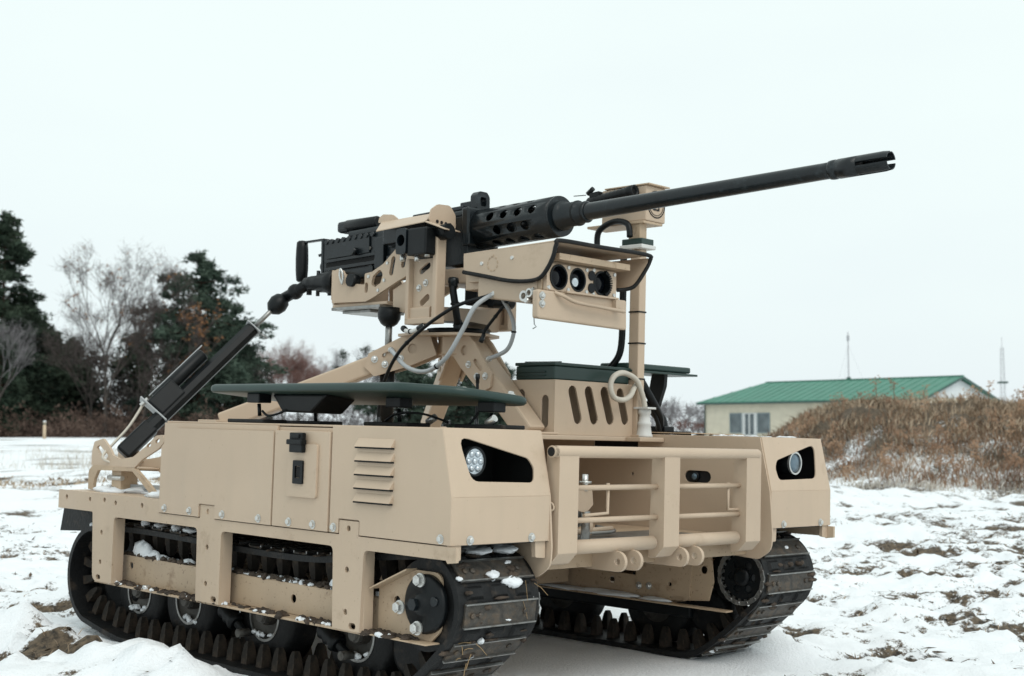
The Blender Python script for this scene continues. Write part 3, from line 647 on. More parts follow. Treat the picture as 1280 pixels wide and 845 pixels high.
# ---------------------------------------------------------------- hulls
ZT,ZB,ZC=.7317,.5315,.613
XF,XT=.330,.3025
XR=-.6135
sl=Vector((XT-XF,0,ZT-ZC)); SL=sl.length; slu=sl.normalized()
def hull(s):
    o=lambda y:(0,s*y,0)
    n=Y*s
    core=MB()
    core.box(XR+.004,.19,s*.362,s*.590,ZB+.004,ZT-.006)
    part(core,'hull_box','tan')
    # backing plate with the lip seen above the panels
    sp=MB().plate([(XR,ZB),(XR,ZT-.004),(-.190,ZT-.004),(-.190,ZB)],o(.590),X,Z,n,.006)
    sp=part(sp,'side_plate','tan',bevel=.0012)
    rp=MB().plate(rpoly([(XR+.001,ZB),(XR+.001,.675,.004),(-.555,.7165,.004),(-.1925,.7165),(-.1925,ZB),(-.3925,ZB),(-.3925,.5595,.003),(-.4535,.5595,.003),(-.4535,ZB)],0),o(.5975),X,Z,n,.0045)
    rp=part(rp,'side_panel','tan',bevel=.0012)
    for x in(-.587,-.487,-.362,-.233): sub('bolt',bolt_me,rp,(x,s*.602,.5425),rto(n))
    # hatch panel
    hp=MB().plate([(-.1875,ZB),(-.1875,.7185),(-.0105,.7185),(-.0105,ZB)],o(.590),X,Z,n,.012)
    hp=part(hp,'hatch_panel','tan',bevel=.0012)
    for x in(-.131,-.054): sub('bolt',bolt_me,hp,(x,s*.602,.5425),rto(n))
    part(MB().plate(rpoly([(-.137,.592),(-.137,.690),(-.119,.694),(-.043,.694),(-.043,.592)],.006),o(.6025),X,Z,n,.0045),'hatch_plate','tan',hp,bevel=.001)
    la=MB().box(-.119,-.078,s*.607,s*.6175,.677,.715).box(-.1225,-.0745,s*.608,s*.6225,.692,.702).box(-.112,-.085,s*.608,s*.621,.704,.712)
    part(la,'latch','black',hp,bevel=.002)
    lo=MB().plate(rpoly([(-.113,.617),(-.113,.662),(-.082,.662),(-.082,.617)],.003),o(.6072),X,Z,n,.004,[rpoly([(-.106,.628),(-.106,.651),(-.089,.651),(-.089,.628)],.002)])
    part(lo,'lock_plate','black',hp,bevel=.0008)
    part(MB().box(-.104,-.091,s*.6073,s*.6085,.629,.650),'lock_slot','matte',hp)
    # front side panel with louvres
    fp=MB().plate(rpoly([(-.005,ZB),(-.005,ZT-.001),(XT-.001,ZT-.001),(XF-.0005,ZC),(XF-.0005,ZB),(.083,ZB),(.083,.5585,.003),(.0205,.5585,.003),(.0205,ZB)],0),o(.590),X,Z,n,.0105)
    fp=part(fp,'side_panel','tan',bevel=.0012)
    for x in(.008,.305): sub('bolt',bolt_me,fp,(x,s*.6005,.5415),rto(n))
    for k in range(5):
        zt=.7085-k*.0248
        lv=MB()
        a=[(.073,zt),(.1765,zt),(.1745,zt-.0155),(.0705,zt-.0155)]; d=[0,0,.0085,.0085]
        top=[(q[0],s*(.601+dd),q[1]) for q,dd in zip(a,d)]; bot=[(q[0],s*.5995,q[1]) for q in a]
        lv.add(top+bot,[(0,1,2,3),(0,4,5,1),(1,5,6,2),(2,6,7,3),(3,7,4,0),(7,6,5,4)])
        part(lv,'louvre','tan',fp,bevel=.0008)
        part(MB().box(.071,.1755,s*.5995,s*.6075,zt-.0185,zt-.0157),'louvre_shade','matte',fp)  # black strip painted in as the shadow below the louvre
    # top
    tp=MB().box(XR,XT-.002,s*.358,s*.5898,ZT-.004,ZT)
    part(tp,'top_panel','tan',bevel=.001)
    # front: lower face and sloped face with the headlight opening
    fl=MB().plate([(.3565,ZB),(.3565,ZC),(.5997,ZC),(.5997,ZB)],(XF-.004,0,0),Y*s,Z,X,.0042)
    fl=part(fl,'front_panel','tan',bevel=.0012)
    for y in(.556,.404): sub('bolt',bolt_me,fl,(XF+.0002,s*y,.5395),rto(X))
    cut=[(.568,.719,.016),(.400,.6805,.018),(.389,.664,.016),(.394,.637,.014),(.548,.640,.022)]
    cutv=[(y,(z-ZC)/(ZT-ZC)*SL,r) for y,z,r in cut]
    nn=Vector((slu.z,0,-slu.x))
    fu=MB().plate([(.3565,0),(.3565,SL),(.5997,SL),(.5997,0)],Vector((XF,0,ZC))-nn*.004,Y*s,slu,nn,.004,[rpoly(cutv,.006)])
    part(fu,'front_panel','tan',bevel=.0010)
    rec=MB(); x0,x1=.193,.3035; y0,y1=s*.372,s*.586; z0,z1=.625,.7265
    v=[(x,y,z) for x in(x0,x1) for y in(y0,y1) for z in(z0,z1)]
    v=[(p[0]+(.018 if (p[0]==x1 and p[2]==z0) else 0)-(.004 if (p[0]==x1 and p[2]==z1) else 0),p[1],p[2]) for p in v]
    rec.add(v,[(0,1,3,2),(0,4,5,1),(2,3,7,6),(0,2,6,4),(1,5,7,3)])
    part(rec,'headlight_recess','matte')
    yl=s*(.527 if s<0 else .487)
    xl=.307 if s<0 else .306
    lamp=MB().lathe([(0,.020),(.012,.0255),(.065,.0265),(.068,.0245)],(xl-.07,yl,.674),(xl,yl,.674),28)
    lamp=part(lamp,'headlight','black')
    part(MB().ring((xl-.004,yl,.674),(xl+.001,yl,.674),.0262,.0225,28),'lamp_rim','zinc' if s>0 else 'black',lamp)
    if s<0:
        part(MB().cyl((xl-.003,yl,.674),(xl-.001,yl,.674),.0226,n=24),'lens','lamp',lamp)
        for k in range(7):
            a=2*math.pi*k/6; rr=0 if k==6 else .0145
            part(MB().lathe([(0,.0062),(.003,.0050),(.005,.002)],(xl-.001,yl+rr*math.cos(a),.674+rr*math.sin(a)),(xl+1,yl+rr*math.cos(a),.674+rr*math.sin(a)),10),'light_emitter','lamp',lamp)
            part(MB().cyl((xl+.0025,yl+rr*math.cos(a),.674+rr*math.sin(a)),(xl+.0045,yl+rr*math.cos(a),.674+rr*math.sin(a)),.0019,n=8),'emitter_core','greyp',lamp)
    else:
        part(MB().lathe([(-.004,.0228),(-.0015,.020),(0,.010),(.0004,0)],(xl,yl,.674),(xl+1,yl,.674),24,False),'lens','lampblue',lamp)
    # inner wall with rounded tongue at the front
    out_=[(XR,.735-.004),(XT-.002,ZT-.002),(XF-.002,ZC),(.336,.520),(.334,.484,.03),(.300,.462,.02),(.15,.470),(-.05,.474),(XR,.478)]
    hol=[circ(-.063,.636,.004,10)] if s>0 else []
    if s>0: hol.append(slot(.107,.637,.155,.637,.0135,8)); hol.append(rpoly([(-.189,.699),(-.189,.7205),(-.048,.7205),(-.048,.699)],.002))
    iw=MB().plate(rpoly(out_,0),o(.3525),X,Z,n,.0040,hol)
    part(iw,'inner_wall','tan',bevel=.001)
    if s>0:
        part(MB().box(.085,.177,.3575,.3590,.618,.656),'lamp_hole_shade','matte')  # black plate paints the shade inside the lamp hole
        part(MB().lathe([(0,.011),(.008,.011),(.0085,.0085)],(.124,.3572,.637),(.124,.340,.637),18),'marker_lamp','black')
        part(MB().lathe([(0,.0075),(.002,.004),(.0024,0)],(.124,.3486,.637),(.124,.33,.637),14,False),'lens','lampblue')
        part(MB().box(-.195,-.042,.357,.3585,.69,.7245),'cable_slot','matte')
    else:
        part(MB().tube(catmull([(.318,s*.3525,.602),(.326,s*.346,.598),(.328,s*.345,.588),(.318,s*.3525,.582)],5),.0022,6),'grab_ring','tan')
    # flanges hanging from the front face over the track
    part(MB().plate(rpoly([(.572,.5315),(.598,.5315),(.598,.506),(.590,.503),(.572,.506)],.003),(.318,0,0),Y*s,Z,X,.008),'front_flange','tan',bevel=.001)
    part(MB().plate(rpoly([(.360,.5315),(.387,.5315),(.385,.502),(.360,.500)],.003),(.314,0,0),Y*s,Z,X,.010),'front_flange','tan',bevel=.001)
    part(MB().box(XR,.318,s*.39,s*.588,ZB-.003,ZB-.0005),'fender_floor','black')
for s in(-1,1): hull(s)

# ---------------------------------------------------------------- track frames
def frame(s):
    n=Y*s; o=(0,s*.5925,0)
    r=.008
    poly=[(-1.084,.515),(-.912,.515,.006),(-.900,.357,.02),(-.811,.357),(-.811,.5085,.012),(-.460,.5085,.012),(-.4555,.357),(-.368,.357),(-.3685,.5075,.012),(.006,.5068,.012),(.012,.357),(.092,.357),(.097,.506,.012),(.318,.5062),(.322,.5010),(.343,.5040),(.343,.5295),(.0805,.5295),(.0805,.556,.002),(.023,.556,.002),(.023,.5295),(-.395,.5295),(-.395,.557,.002),(-.451,.557,.002),(-.451,.5295),(-.617,.5295),(-.617,.559),(-1.084,.559)]
    H=[circ(x,z,.0058,10) for x,z in((-1.043,.543),(-.928,.543),(-.859,.545),(-.807,.541),(-.689,.542),(-.866,.470),(-.866,.402),(-.419,.471),(-.419,.396),(-.421,.5445),(.051,.542),(.050,.467),(.050,.390))]
    H+= [slot(-.877,.3665,-.868,.3665,.0058,5),slot(-.392,.3665,-.383,.3665,.0058,5),slot(.066,.3665,.075,.3665,.0058,5)]
    fr=part(MB().plate(rpoly(poly,0),o,X,Z,n,.0065,H),'track_frame','tanf',bevel=.0015)
    # returns at the edges of the openings
    for x,sg in((-.811,-1),(-.4555,1),(-.3685,-1),(.009,1),(.0945,-1)):
        part(MB().box(x,x+sg*.004,s*.570,s*.5924,.358,.505),'post_return','tan',fr,bevel=.0008)
    part(MB().box(-.900,-.604,s*.556,s*.5924,.5105,.514),'rail_return','tan',fr)
    # recessed sills
    hs=[circ(-.80,.397,.008,12),circ(-.17,.388,.0085,12)]
    part(MB().plate([(-.905,.3575),(-.905,.4195),(.095,.4165),(.095,.3575)],(0,s*.551,0),X,Z,n,.0045,hs),'sill_plate','tanm',fr,bevel=.001)
    part(MB().box(-.90,.098,s*.500,s*.5925,.3525,.3570),'sill_flange','tanm',fr,bevel=.001)
    part(MB().box(-.812,.096,s*.530,s*.5505,.4150,.4185),'sill_ledge','tanm',fr,bevel=.001)
    gp=MB().plate(rpoly([(.0985,.3575),(.0985,.436),(.196,.478,.004),(.268,.478,.02),(.268,.378,.02),(.245,.3575)],0),(0,s*.556,0),X,Z,n,.0045,[circ(.150,.419,.0085,12)])
    part(gp,'gear_plate','tanm',fr,bevel=.001)
    part(MB().bar((.099,s*.572,.4372),(.200,s*.572,.4800),.026,.003,up=(-.4,0,1)),'gear_plate_lip','tanm',fr,bevel=.0008)
    part(MB().box(.0985,.262,s*.556,s*.590,.3545,.3572),'gear_plate_flange','tanm',fr,bevel=.0008)
    for x,z in((-.865,.372),(-.68,.362)):
        part(MB().cyl((x,s*.575,z),(x,s*.592,z),.004,n=8),'stud','zinc',fr)
    # inner frame
    poly=[(-1.0,.500),(-1.0,.352),(.028,.338),(.118,.356),(.262,.366),(.262,.470),(.15,.500)]
    inner=part(MB().plate(rpoly([(-1.0,.41),(-1.0,.345),(.02,.342),(.165,.356),(.178,.40),(.170,.465),(.128,.47),(.128,.50),(-.052,.50),(-.052,.395)],0),(0,s*.3573,0),X,Z,n,.0035,[circ(-.125,.377,.008,12),circ(.056,.383,.006,10),circ(.150,.425,.009,12)]),'track_frame','tanm',bevel=.0012)
    part(MB().plate(rpoly([(-.05,.498),(-.046,.366),(.012,.37),(.036,.336,.01),(.112,.352,.012),(.122,.498)],0),(0,s*.3525,0),X,Z,n,.0045,[slot(.062,.350,.09,.353,.006,5),circ(.056,.384,.005,10)]),'frame_post','tanm',inner,bevel=.0015)
    for x,z in((-.036,.372),(-.006,.374)): sub('bolt',bolt_me,inner,(x,s*.3525,z),rto(-n))
    part(MB().box(-1.0,.23,s*.335,s*.3595,.338,.342),'sill_flange','tanm',inner,bevel=.001)
    # mudflap at the rear
    part(MB().plate([(-1.165,.452),(-1.150,.512),(-.93,.512),(-.93,.466)],(0,s*.40,0),X,Z,n,.15),'mudflap','rubber')
for s in(-1,1): frame(s)

# ---------------------------------------------------------------- running gear
cx,cz,cr=.220,.4180,.0925
ix,iz,ir=-.980,.3580,.1170
path=[]
for k in range(13):
    a=R(88-k*(88+52)/12); path.append((cx+cr*math.cos(a),cz+cr*math.sin(a)))
path+=[(.217,.291),(.152,.242),(.100,.2205),(.05,.217),(-.2,.217),(-.5,.217),(-.78,.217),(-.865,.2215)]
for k in range(13):
    a=R(-98-k*(268-98)/12); path.append((ix+ir*math.cos(a),iz+ir*math.sin(a)))
path+=[(-.80,.484),(-.6,.482),(-.3,.475),(-.1,.477),(.07,.495)]
loop=catmull([(p[0],0,p[1]) for p in path],8,True)
def resample(L,n):
    P=L+[L[0]]; d=[0]
    for i in range(1,len(P)): d.append(d[-1]+(P[i]-P[i-1]).length)
    T=d[-1]; outp=[];j=0
    for k in range(n):
        t=T*k/n
        while d[j+1]<t:j+=1
        f=(t-d[j])/(d[j+1]-d[j]); outp.append(P[j].lerp(P[j+1],f))
    return outp,T
NB=240
belt,TL=resample(loop,NB)
NT=57; NG=40
def frame_at(P,i):
    n=len(P); d=(P[(i+1)%n]-P[i-1]).normalized(); nrm=Vector((-d.z,0,d.x))   # path runs clockwise seen from -y: normal outwards
    return d,nrm
cen=Vector((-.38,0,.36))
tooth=MB()
w0,w1,hh=.0100,.0055,.047
tv=[]
for t,(a,b) in ((0,(w0,.013)),(.35,(w0*1.02,.012)),(.8,(w1*1.25,.009)),(1,(w1*.7,.006))):
    tv+=[(-a,-b,-t*hh),(a,-b,-t*hh),(a,b,-t*hh),(-a,b,-t*hh)]
tf=[]
for k in range(3):
    for i in range(4): tf.append((k*4+i,k*4+(i+1)%4,k*4+4+(i+1)%4,k*4+4+i))
tf.append((12,13,14,15)); tooth.add(tv,tf); tooth_me=tooth.mesh('guide_tooth','tooth')
# grouser: a steel channel across the belt, two thin upright edges
gr=MB().box(-.021,.021,-.088,.088,-.001,.003)
for yb in(-.070,-.052,.060):
    gr.lathe([(0,.006),(.003,.0055),(.0042,.003)],(.0,yb,.003),(.0,yb,1),8)
gr_me=gr.mesh('grouser','grouser')
ge=MB().box(-.022,-.0193,-.089,.089,.002,.0065).box(.0193,.022,-.089,.089,.002,.0065)
ge_me=ge.mesh('grouser_edge','steel')
lug=MB()
for y in(-.06,0,.06): lug.add([(-.012,y-.02,0),(.012,y-.02,0),(.012,y+.02,0),(-.012,y+.02,0),(-.007,y-.015,.0055),(.007,y-.015,.0055),(.007,y+.015,.0055),(-.007,y+.015,.0055)],[(0,1,5,4),(1,2,6,5),(2,3,7,6),(3,0,4,7),(4,5,6,7)])
lug_me=lug.mesh('rubber_lug','rubber')
def basis(d,nrm): return Matrix((d,nrm.cross(d),nrm)).transposed()
road_me=[MB().lathe([(-.036,.050),(-.036,.090),(-.028,.100),(.028,.100),(.036,.090),(.036,.050)],(0,0,0),(0,1,0),32,False).mesh('tyre','rubber'),
         MB().lathe([(-.034,.0515),(-.024,.046),(-.016,.020),(-.022,.016),(-.022,.001)],(0,0,0),(0,1,0),28,False).lathe([(.034,.0515),(.024,.046),(.016,.020),(.022,.016),(.022,.001)],(0,0,0),(0,1,0),28,False).mesh('rim','rim'),
         MB().cyl((0,-.03,0),(0,.03,0),.012,n=10).mesh('hub','rim')]
idl_me=[MB().lathe([(-.030,.070),(-.030,.096),(-.024,.104),(.024,.104),(.030,.096),(.030,.070)],(0,0,0),(0,1,0),36,False).mesh('tyre','rubber'),
        MB().lathe([(-.028,.072),(-.018,.064),(-.012,.024),(-.02,.018),(-.02,.001)],(0,0,0),(0,1,0),28,False).lathe([(.028,.072),(.018,.064),(.012,.024),(.02,.018),(.02,.001)],(0,0,0),(0,1,0),28,False).mesh('rim','rubber')]
def track(s):
    yc=s*.460; hw=.100
    mb=MB(); V=[];F=[]
    for i in range(NB):
        d,nrm=frame_at(belt,i)
        if (belt[i]-cen).dot(nrm)<0: nrm=-nrm
        for y,off in((-hw,0),(hw,0),(hw,-.012),(-hw,-.012)):
            q=belt[i]+nrm*off; V.append((q.x,yc+y,q.z))
    for i in range(NB):
        j=(i+1)%NB
        for k in range(4): F.append((i*4+k,i*4+(k+1)%4,j*4+(k+1)%4,j*4+k))
    mb.add(V,F)
    tr=part(mb,'rubber_track','rubber')
    pts,_=resample(loop,NT)
    for i in range(NT):
        d,nrm=frame_at(pts,i)
        if (pts[i]-cen).dot(nrm)<0: nrm=-nrm
        for y in(.052,-.052):
            q=pts[i]-nrm*.0115; sub('guide_tooth',tooth_me,tr,(q.x,yc+y,q.z),basis(d,nrm))
    pts,_=resample(loop,NG)
    for i in range(NG):
        d,nrm=frame_at(pts,i)
        if (pts[i]-cen).dot(nrm)<0: nrm=-nrm
        q=pts[i]+nrm*.0005; sub('grouser',gr_me,tr,(q.x,yc,q.z),basis(d,nrm)); sub('grouser_edge',ge_me,tr,(q.x,yc,q.z),basis(d,nrm))
    pts,_=resample(loop,NG*2)
    for i in range(1,NG*2,2):
        d,nrm=frame_at(pts,i)
        if (pts[i]-cen).dot(nrm)<0: nrm=-nrm
        q=pts[i]-nrm*.0005; sub('rubber_lug',lug_me,tr,(q.x,yc,q.z),basis(d,nrm))
    for x in(-.860,-.645,-.350,-.040):
        wz=.217+.0125+.100
        ww=part(MB().cyl((x,yc-.034,wz),(x,yc+.034,wz),.02,n=14),'road_wheel','tooth')
        sub('tyre',road_me[0],ww,(x,yc,wz)); sub('rim',road_me[1],ww,(x,yc,wz)); sub('hub',road_me[2],ww,(x,yc+s*.02,wz))
        # swing arm
        part(MB().ring((x,yc+s*.0345,wz),(x,yc+s*.0375,wz),.0535,.0485,30),'rim_lip','steel',ww)
        part(MB().cyl((x,yc+s*.02,wz),(x,yc+s*.044,wz),.017,n=8),'hub_cap','rim',ww,bevel=.002)
        part(MB().bar((x,yc-s*.070,wz),(x+.11,yc-s*.070,.352),.014,.026).cyl((x+.11,yc-s*.05,.352),(x+.11,yc-s*.095,.352),.015,n=12).cyl((x,yc-s*.03,wz),(x,yc-s*.082,wz),.017,n=12),'swing_arm','rubber',ww,bevel=.001)
    part(MB().box(-.88,.10,s*.3735,s*.390,.308,.336),'light_blocking_beam','black',bevel=.004)  # added dark beam that blocks light under the hull
    part(MB().lathe([(-.03,.045),(-.026,.054),(.026,.054),(.03,.045)],(.108,yc,.318),(.108,yc+1,.318),24),'gap_fill_roller','rubber')  # added roller, fills the bright gap behind the front ramp
    # spring units between wheels
    for x in(-.50,-.15):
        dm=part(MB().cyl((x,yc+s*.05,.345),(x+.10,yc+s*.05,.290),.009,n=10).lathe([(0,.016),(.01,.021),(.02,.016),(.03,.021),(.04,.016),(.05,.021),(.06,.016)],(x+.02,yc+s*.05,.334),(x+.08,yc+s*.05,.301),16),'shock_absorber','black')
        part(MB().cyl((x+.10,yc+s*.04,.290),(x+.10,yc+s*.068,.290),.009,n=12),'mount_pin','rim',dm)
    iw=part(MB().cyl((ix,yc-.03,iz),(ix,yc+.03,iz),.022,n=16),'idler_wheel','rubber')
    sub('tyre',idl_me[0],iw,(ix,yc,iz)); sub('rim',idl_me[1],iw,(ix,yc,iz))
    # drive sprocket
    sp=MB().lathe([(-.09,.03),(-.09,.060),(-.06,.066),(.06,.066),(.085,.062),(.085,.03)],(cx,yc,cz),(cx,yc+s,cz),30)
    sp=part(sp,'drive_sprocket','black')
    part(MB().ring((cx,yc+s*.086,cz),(cx,yc+s*.094,cz),.0815,.058,36),'rim','rubber',sp)
    hubp=MB().lathe([(0,.052),(.010,.052),(.013,.047),(.013,.020),(.024,.018),(.026,.010)],(cx+.014,s*.5606,cz+.004),(cx+.014,s*2,cz+.004),32)
    part(hubp,'hub_plate','black',sp)
    part(MB().cyl((cx+.006,s*.585,cz+.004),(cx+.006,s*.593,cz+.004),.0115,n=6,smooth=False),'axle_nut','gun',sp)
    for a in(75,195,-80):
        sub('bolt',hexb_me,sp,(cx-.004+.043*math.cos(R(a)),s*.5735,cz+.004+.043*math.sin(R(a))),rto(Y*s))
    part(MB().cyl((cx+.047,s*.572,cz+.012),(cx+.047,s*.579,cz+.012),.0085,n=12),'plug','gun',sp)
    # chain wheel and chain on the inner side
    cw=part(MB().plate(circ(cx+.030,cz,.050,32),(0,s*.3660,0),X,Z,Y*s,.004,[circ(cx+.030+.031*math.cos(R(a)),cz+.031*math.sin(R(a)),.0095,10) for a in range(0,360,60)]).lathe([(0,.020),(.006,.020),(.008,.012)],(cx+.030,s*.366,cz),(cx+.030,0,cz),18),'chain_wheel','black')
    part(MB().cyl((cx+.02,s*.371,cz),(cx+.02,s*.374,cz),.062,n=30),'sprocket_face','rubber',cw)
    tee=MB()
    for k in range(20):
        a=2*math.pi*(k+.5)/20; tee.obox((cx+.030+.0525*math.cos(a),s*.368,cz+.0525*math.sin(a)),Vector((math.cos(a),0,math.sin(a))),Vector((-math.sin(a),0,math.cos(a))),Y,.004,.003,.0018)
    part(tee,'sprocket_teeth','steel',cw)
    ch=MB(); NL=32; rc=.0580
    for k in range(NL):
        a=2*math.pi*k/NL; p=Vector((cx+.030+rc*math.cos(a),0,cz+rc*math.sin(a)))
        t=Vector((-math.sin(a),0,math.cos(a))); nr=Vector((math.cos(a),0,math.sin(a)))
        yo=.3585 if k%2 else .3605
        for yy in(yo,.3745-(yo-.3585)): ch.obox(p+Y*(s*yy),t,nr,Y,.0066,.0048,.0010)
        ch.cyl(p+Y*(s*.3575)+t*.006,p+Y*(s*.3755)+t*.006,.0034,n=6)
    part(ch,'drive_chain','steel',cw)['kind']='stuff'
for s in(-1,1): track(s)

# ---------------------------------------------------------------- centre body, rear deck
part(MB().box(-1.03,-.255,-.345,.345,.36,.5060),'belly_tub','tanm',bevel=.004)
part(MB().box(-1.081,-.615,-.592,.592,.549,.5565),'rear_deck','tan',bevel=.002)
part(MB().box(-1.084,-1.079,-.592,.592,.515,.5575),'rear_beam','tan',bevel=.001)
part(MB().box(-.62,-.30,-.3515,.3515,.7135,.7240),'centre_deck','tan',bevel=.002)
part(MB().box(-.2995,-.012,-.06,.3515,.7135,.7240),'centre_shelf','tan',bevel=.002)
part(MB().box(-.545,-.539,-.3515,.3515,.552,.713),'bay_wall','tan')
part(MB().box(-.62,.300,-.3515,.3515,.5065,.512),'bay_floor','tanm',bevel=.001)
part(MB().box(.262,.268,-.3515,.3515,.470,.506),'bay_apron','tanm',bevel=.001)
part(MB().box(-.62,-.6145,-.352,.352,.551,.7235),'rear_wall','tan')
# winch and hook inside the bay
wn=part(MB().cyl((.09,-.20,.560),(.09,-.03,.560),.026,n=20).cyl((.09,-.205,.560),(.09,-.199,.560),.033,n=20).cyl((.09,-.03,.560),(.09,-.024,.560),.033,n=20),'winch','steel')
part(MB().box(.06,.13,-.255,-.207,.513,.60),'motor','black',wn,bevel=.006)
part(MB().tube(catmull([(.12,-.18,.545),(.18,-.15,.53),(.21,-.08,.528),(.20,-.02,.53),(.14,-.01,.535)],6),.0035,6),'rope','steel',wn)
part(MB().plate(rpoly([(-.185,.578),(-.185,.618),(-.142,.620),(-.138,.588),(-.158,.572)],.003),(.235,0,0),Y,Z,X,.008),'hook_bracket','tan',bevel=.001)
part(MB().cyl((.24,-.160,.615),(.24,-.160,.648),.006,n=10).cyl((.24,-.160,.630),(.24,-.160,.6345),.013,n=6),'stud','zinc')
part(MB().cyl((.239,-.155,.512),(.239,-.155,.575),.009,n=10),'hook_post','steel')
part(MB().cyl((.20,-.20,.530),(.20,-.03,.534),.006,n=8).cyl((.20,-.10,.524),(.20,-.10,.552),.008,n=8),'cross_pin','tan')
part(MB().box(.19,.29,-.26,-.05,.5122,.5155),'floor_snow','snow')
part(MB().box(.08,.25,-.15,.02,.516,.5195).box(.10,.25,.03,.24,.513,.5165),'winch_plate','steel',bevel=.001)
part(MB().bar((.30,-.25,.680),(.16,-.31,.610),.004,.004).bar((.16,-.172,.70),(.16,-.172,.62),.003,.003),'stay_wire','black')

# ---------------------------------------------------------------- front bumper
bp=part(MB().cyl((.330,-.356,.6935),(.330,.300,.6935),.0113,n=20).cyl((.330,-.3562,.6935),(.330,-.345,.6935),.0113,n=20),'bumper','tan',bevel=.001)
part(MB().cyl((.330,-.3575,.6935),(.330,-.3561,.6935),.0085,n=16),'tube_end_shade','matte',bp)  # black disc stands for the shaded hollow of the tube end
def bpost(y0,y1):
    prof=[(.338,.507,.004),(.338,.6985,.008),(.328,.7045,.006),(.306,.700,.004),(.299,.482),(.318,.4865,.004)]
    return MB().plate(rpoly(prof,.004),(0,y0,0),X,Z,Y,y1-y0)
for y0,y1 in((-.3415,-.2885),(-.032,.0175),(.250,.304)): part(bpost(y0,y1),'bumper_post','tan',bp,bevel=.004,seg=3)
for a,b in((-.289,-.032),(.018,.25)):
    for z in(.626,.565): part(MB().cyl((.318,a,z),(.318,b,z),.0052,n=12),'crossbar','tan',bp)
    part(MB().cyl((.318,a,.5155),(.318,b-.012,.5155),.0135,n=18),'lower_tube','tan',bp)
for y in(-.166,-.118,.028,.078):
    ear=MB().plate([(.215,.507)]+[(.250-.03*math.cos(R(a)),.497-.032*math.sin(R(a))) for a in(10,35,60,85)]+[(.332+.0195*math.cos(R(a)),.4845+.0195*math.sin(R(a))) for a in range(-90,91,15)]+[(.318,.507)],(0,y,0),X,Z,Y,.008,[circ(.332,.4845,.0068,12)])
    part(ear,'tow_lug','tan',bp,bevel=.0012)
for a,b,c in((-.178,-.247,.0),(.215,.281,0)):
    part(MB().tube([(.315,a,.634),(.315,a,.5765),(.315,b,.5735)] if b<a else [(.315,a,.632),(.315,a,.576),(.315,b,.5735),(.315,b,.600)],.0035,8),'hook_rod','tan',bp)
sub('bolt',bolt_me,bp,(.322,.266,.588),rto(X))

# ---------------------------------------------------------------- flat green panel on the near hull
def zp(y): return .8045-.075*(y+.58)
outl=rpoly([(-.475,-.578,.02),(-.475,-.345,.03),(.26,-.335,.03),(.245,-.500,.05),(.155,-.578,.06)],.03,6)
pn=MB(); N=len(outl)
def ring_(k,dz):
    c=(-.11,-.455); return [(c[0]+(x-c[0])*k,c[1]+(y-c[1])*(1-(1-k)*2.2),zp(y)+dz) for x,y in outl]
L=[ring_(.972,-.0100),ring_(.99,-.0088),ring_(1,-.005),ring_(1,.001),ring_(.995,.0052),ring_(.98,.0080)]
pn.add([p for q in L for p in q],[(a*N+i,a*N+(i+1)%N,(a+1)*N+(i+1)%N,(a+1)*N+i) for a in range(5) for i in range(N)]+[tuple(range(5*N,6*N)),tuple(reversed(range(N)))],True)
pn=part(pn,'antenna_panel','green')
part(MB().add([(-.292,-.54,.792),(-.105,-.54,.791),(-.14,-.44,.784),(-.292,-.44,.784),(-.262,-.535,.756),(-.165,-.535,.754),(-.17,-.45,.754),(-.262,-.45,.756)],[(0,1,2,3),(7,6,5,4),(0,4,5,1),(1,5,6,2),(2,6,7,3),(3,7,4,0)]),'panel_housing','black',pn,bevel=.004)
for x,y in((-.33,-.545),(.03,-.47),(.215,-.40),(-.33,-.40)):
    part(MB().box(x-.022,x+.022,y-.016,y+.016,zp(y)-.028,zp(y)-.0085),'spacer','black',pn,bevel=.002)
    part(MB().tube([(x,y,zp(y)-.03),(x+.004,y,zp(y)-.055)],.004,8),'strut','black',pn)
    part(MB().box(x-.07,x+.06,y-.03,y+.03,ZT+.0003,ZT+.008),'base_pad','rubber',pn,bevel=.002)
for x,y in((.18,-.44),(.235,-.37),(-.02,-.50),(.10,-.45)): sub('bolt',bolt_me,pn,(x,y,zp(y)+.0085),rto(Z))
for x in(.05,.215): part(MB().cyl((x+.01,-.42,.742),(x+.03,-.42,.752),.007,n=12),'connector','zinc',pn)
for p in([(-.31,-.55,.757),(-.29,-.55,.748),(-.26,-.545,.752),(-.24,-.53,.765)],[(-.01,-.47,.742),(.04,-.48,.757),(.09,-.46,.757),(.13,-.43,.742)],[(.19,-.41,.762),(.18,-.42,.742),(.17,-.42,.738)]):
    part(MB().tube(catmull(p,6),.0025,6),'cable','black',pn)

# ---------------------------------------------------------------- cartridge box holder and mast
hz0,hz1=.7245,.8475
hd=part(MB().plate(rpoly([(.03,hz0),(.03,hz1),(.302,hz1),(.302,hz0)],.002),(-.029,0,0),Y,Z,X,.004,[slot(.088,.823,.108,.763,.0135),slot(.143,.824,.164,.763,.0135),slot(.198,.825,.220,.764,.0135),slot(.254,.825,.274,.764,.0125)]),'box_holder','tan',bevel=.001)
part(MB().plate([(-.161,hz0),(-.161,hz1),(-.0292,hz1),(-.0292,hz0)],(0,.03,0),X,Z,Y,.004,[slot(-.055,.802,-.055,.75,.011),slot(-.130,.815,-.130,.76,.011)]),'holder_side','tan',hd,bevel=.001)
part(MB().plate([(-.161,hz0),(-.161,hz1),(-.0292,hz1),(-.0292,hz0)],(0,.298,0),X,Z,Y,.004),'holder_side','tan',hd,bevel=.001)
part(MB().box(-.161,-.157,.0342,.2978,hz0,hz1),'holder_back','tan',hd)
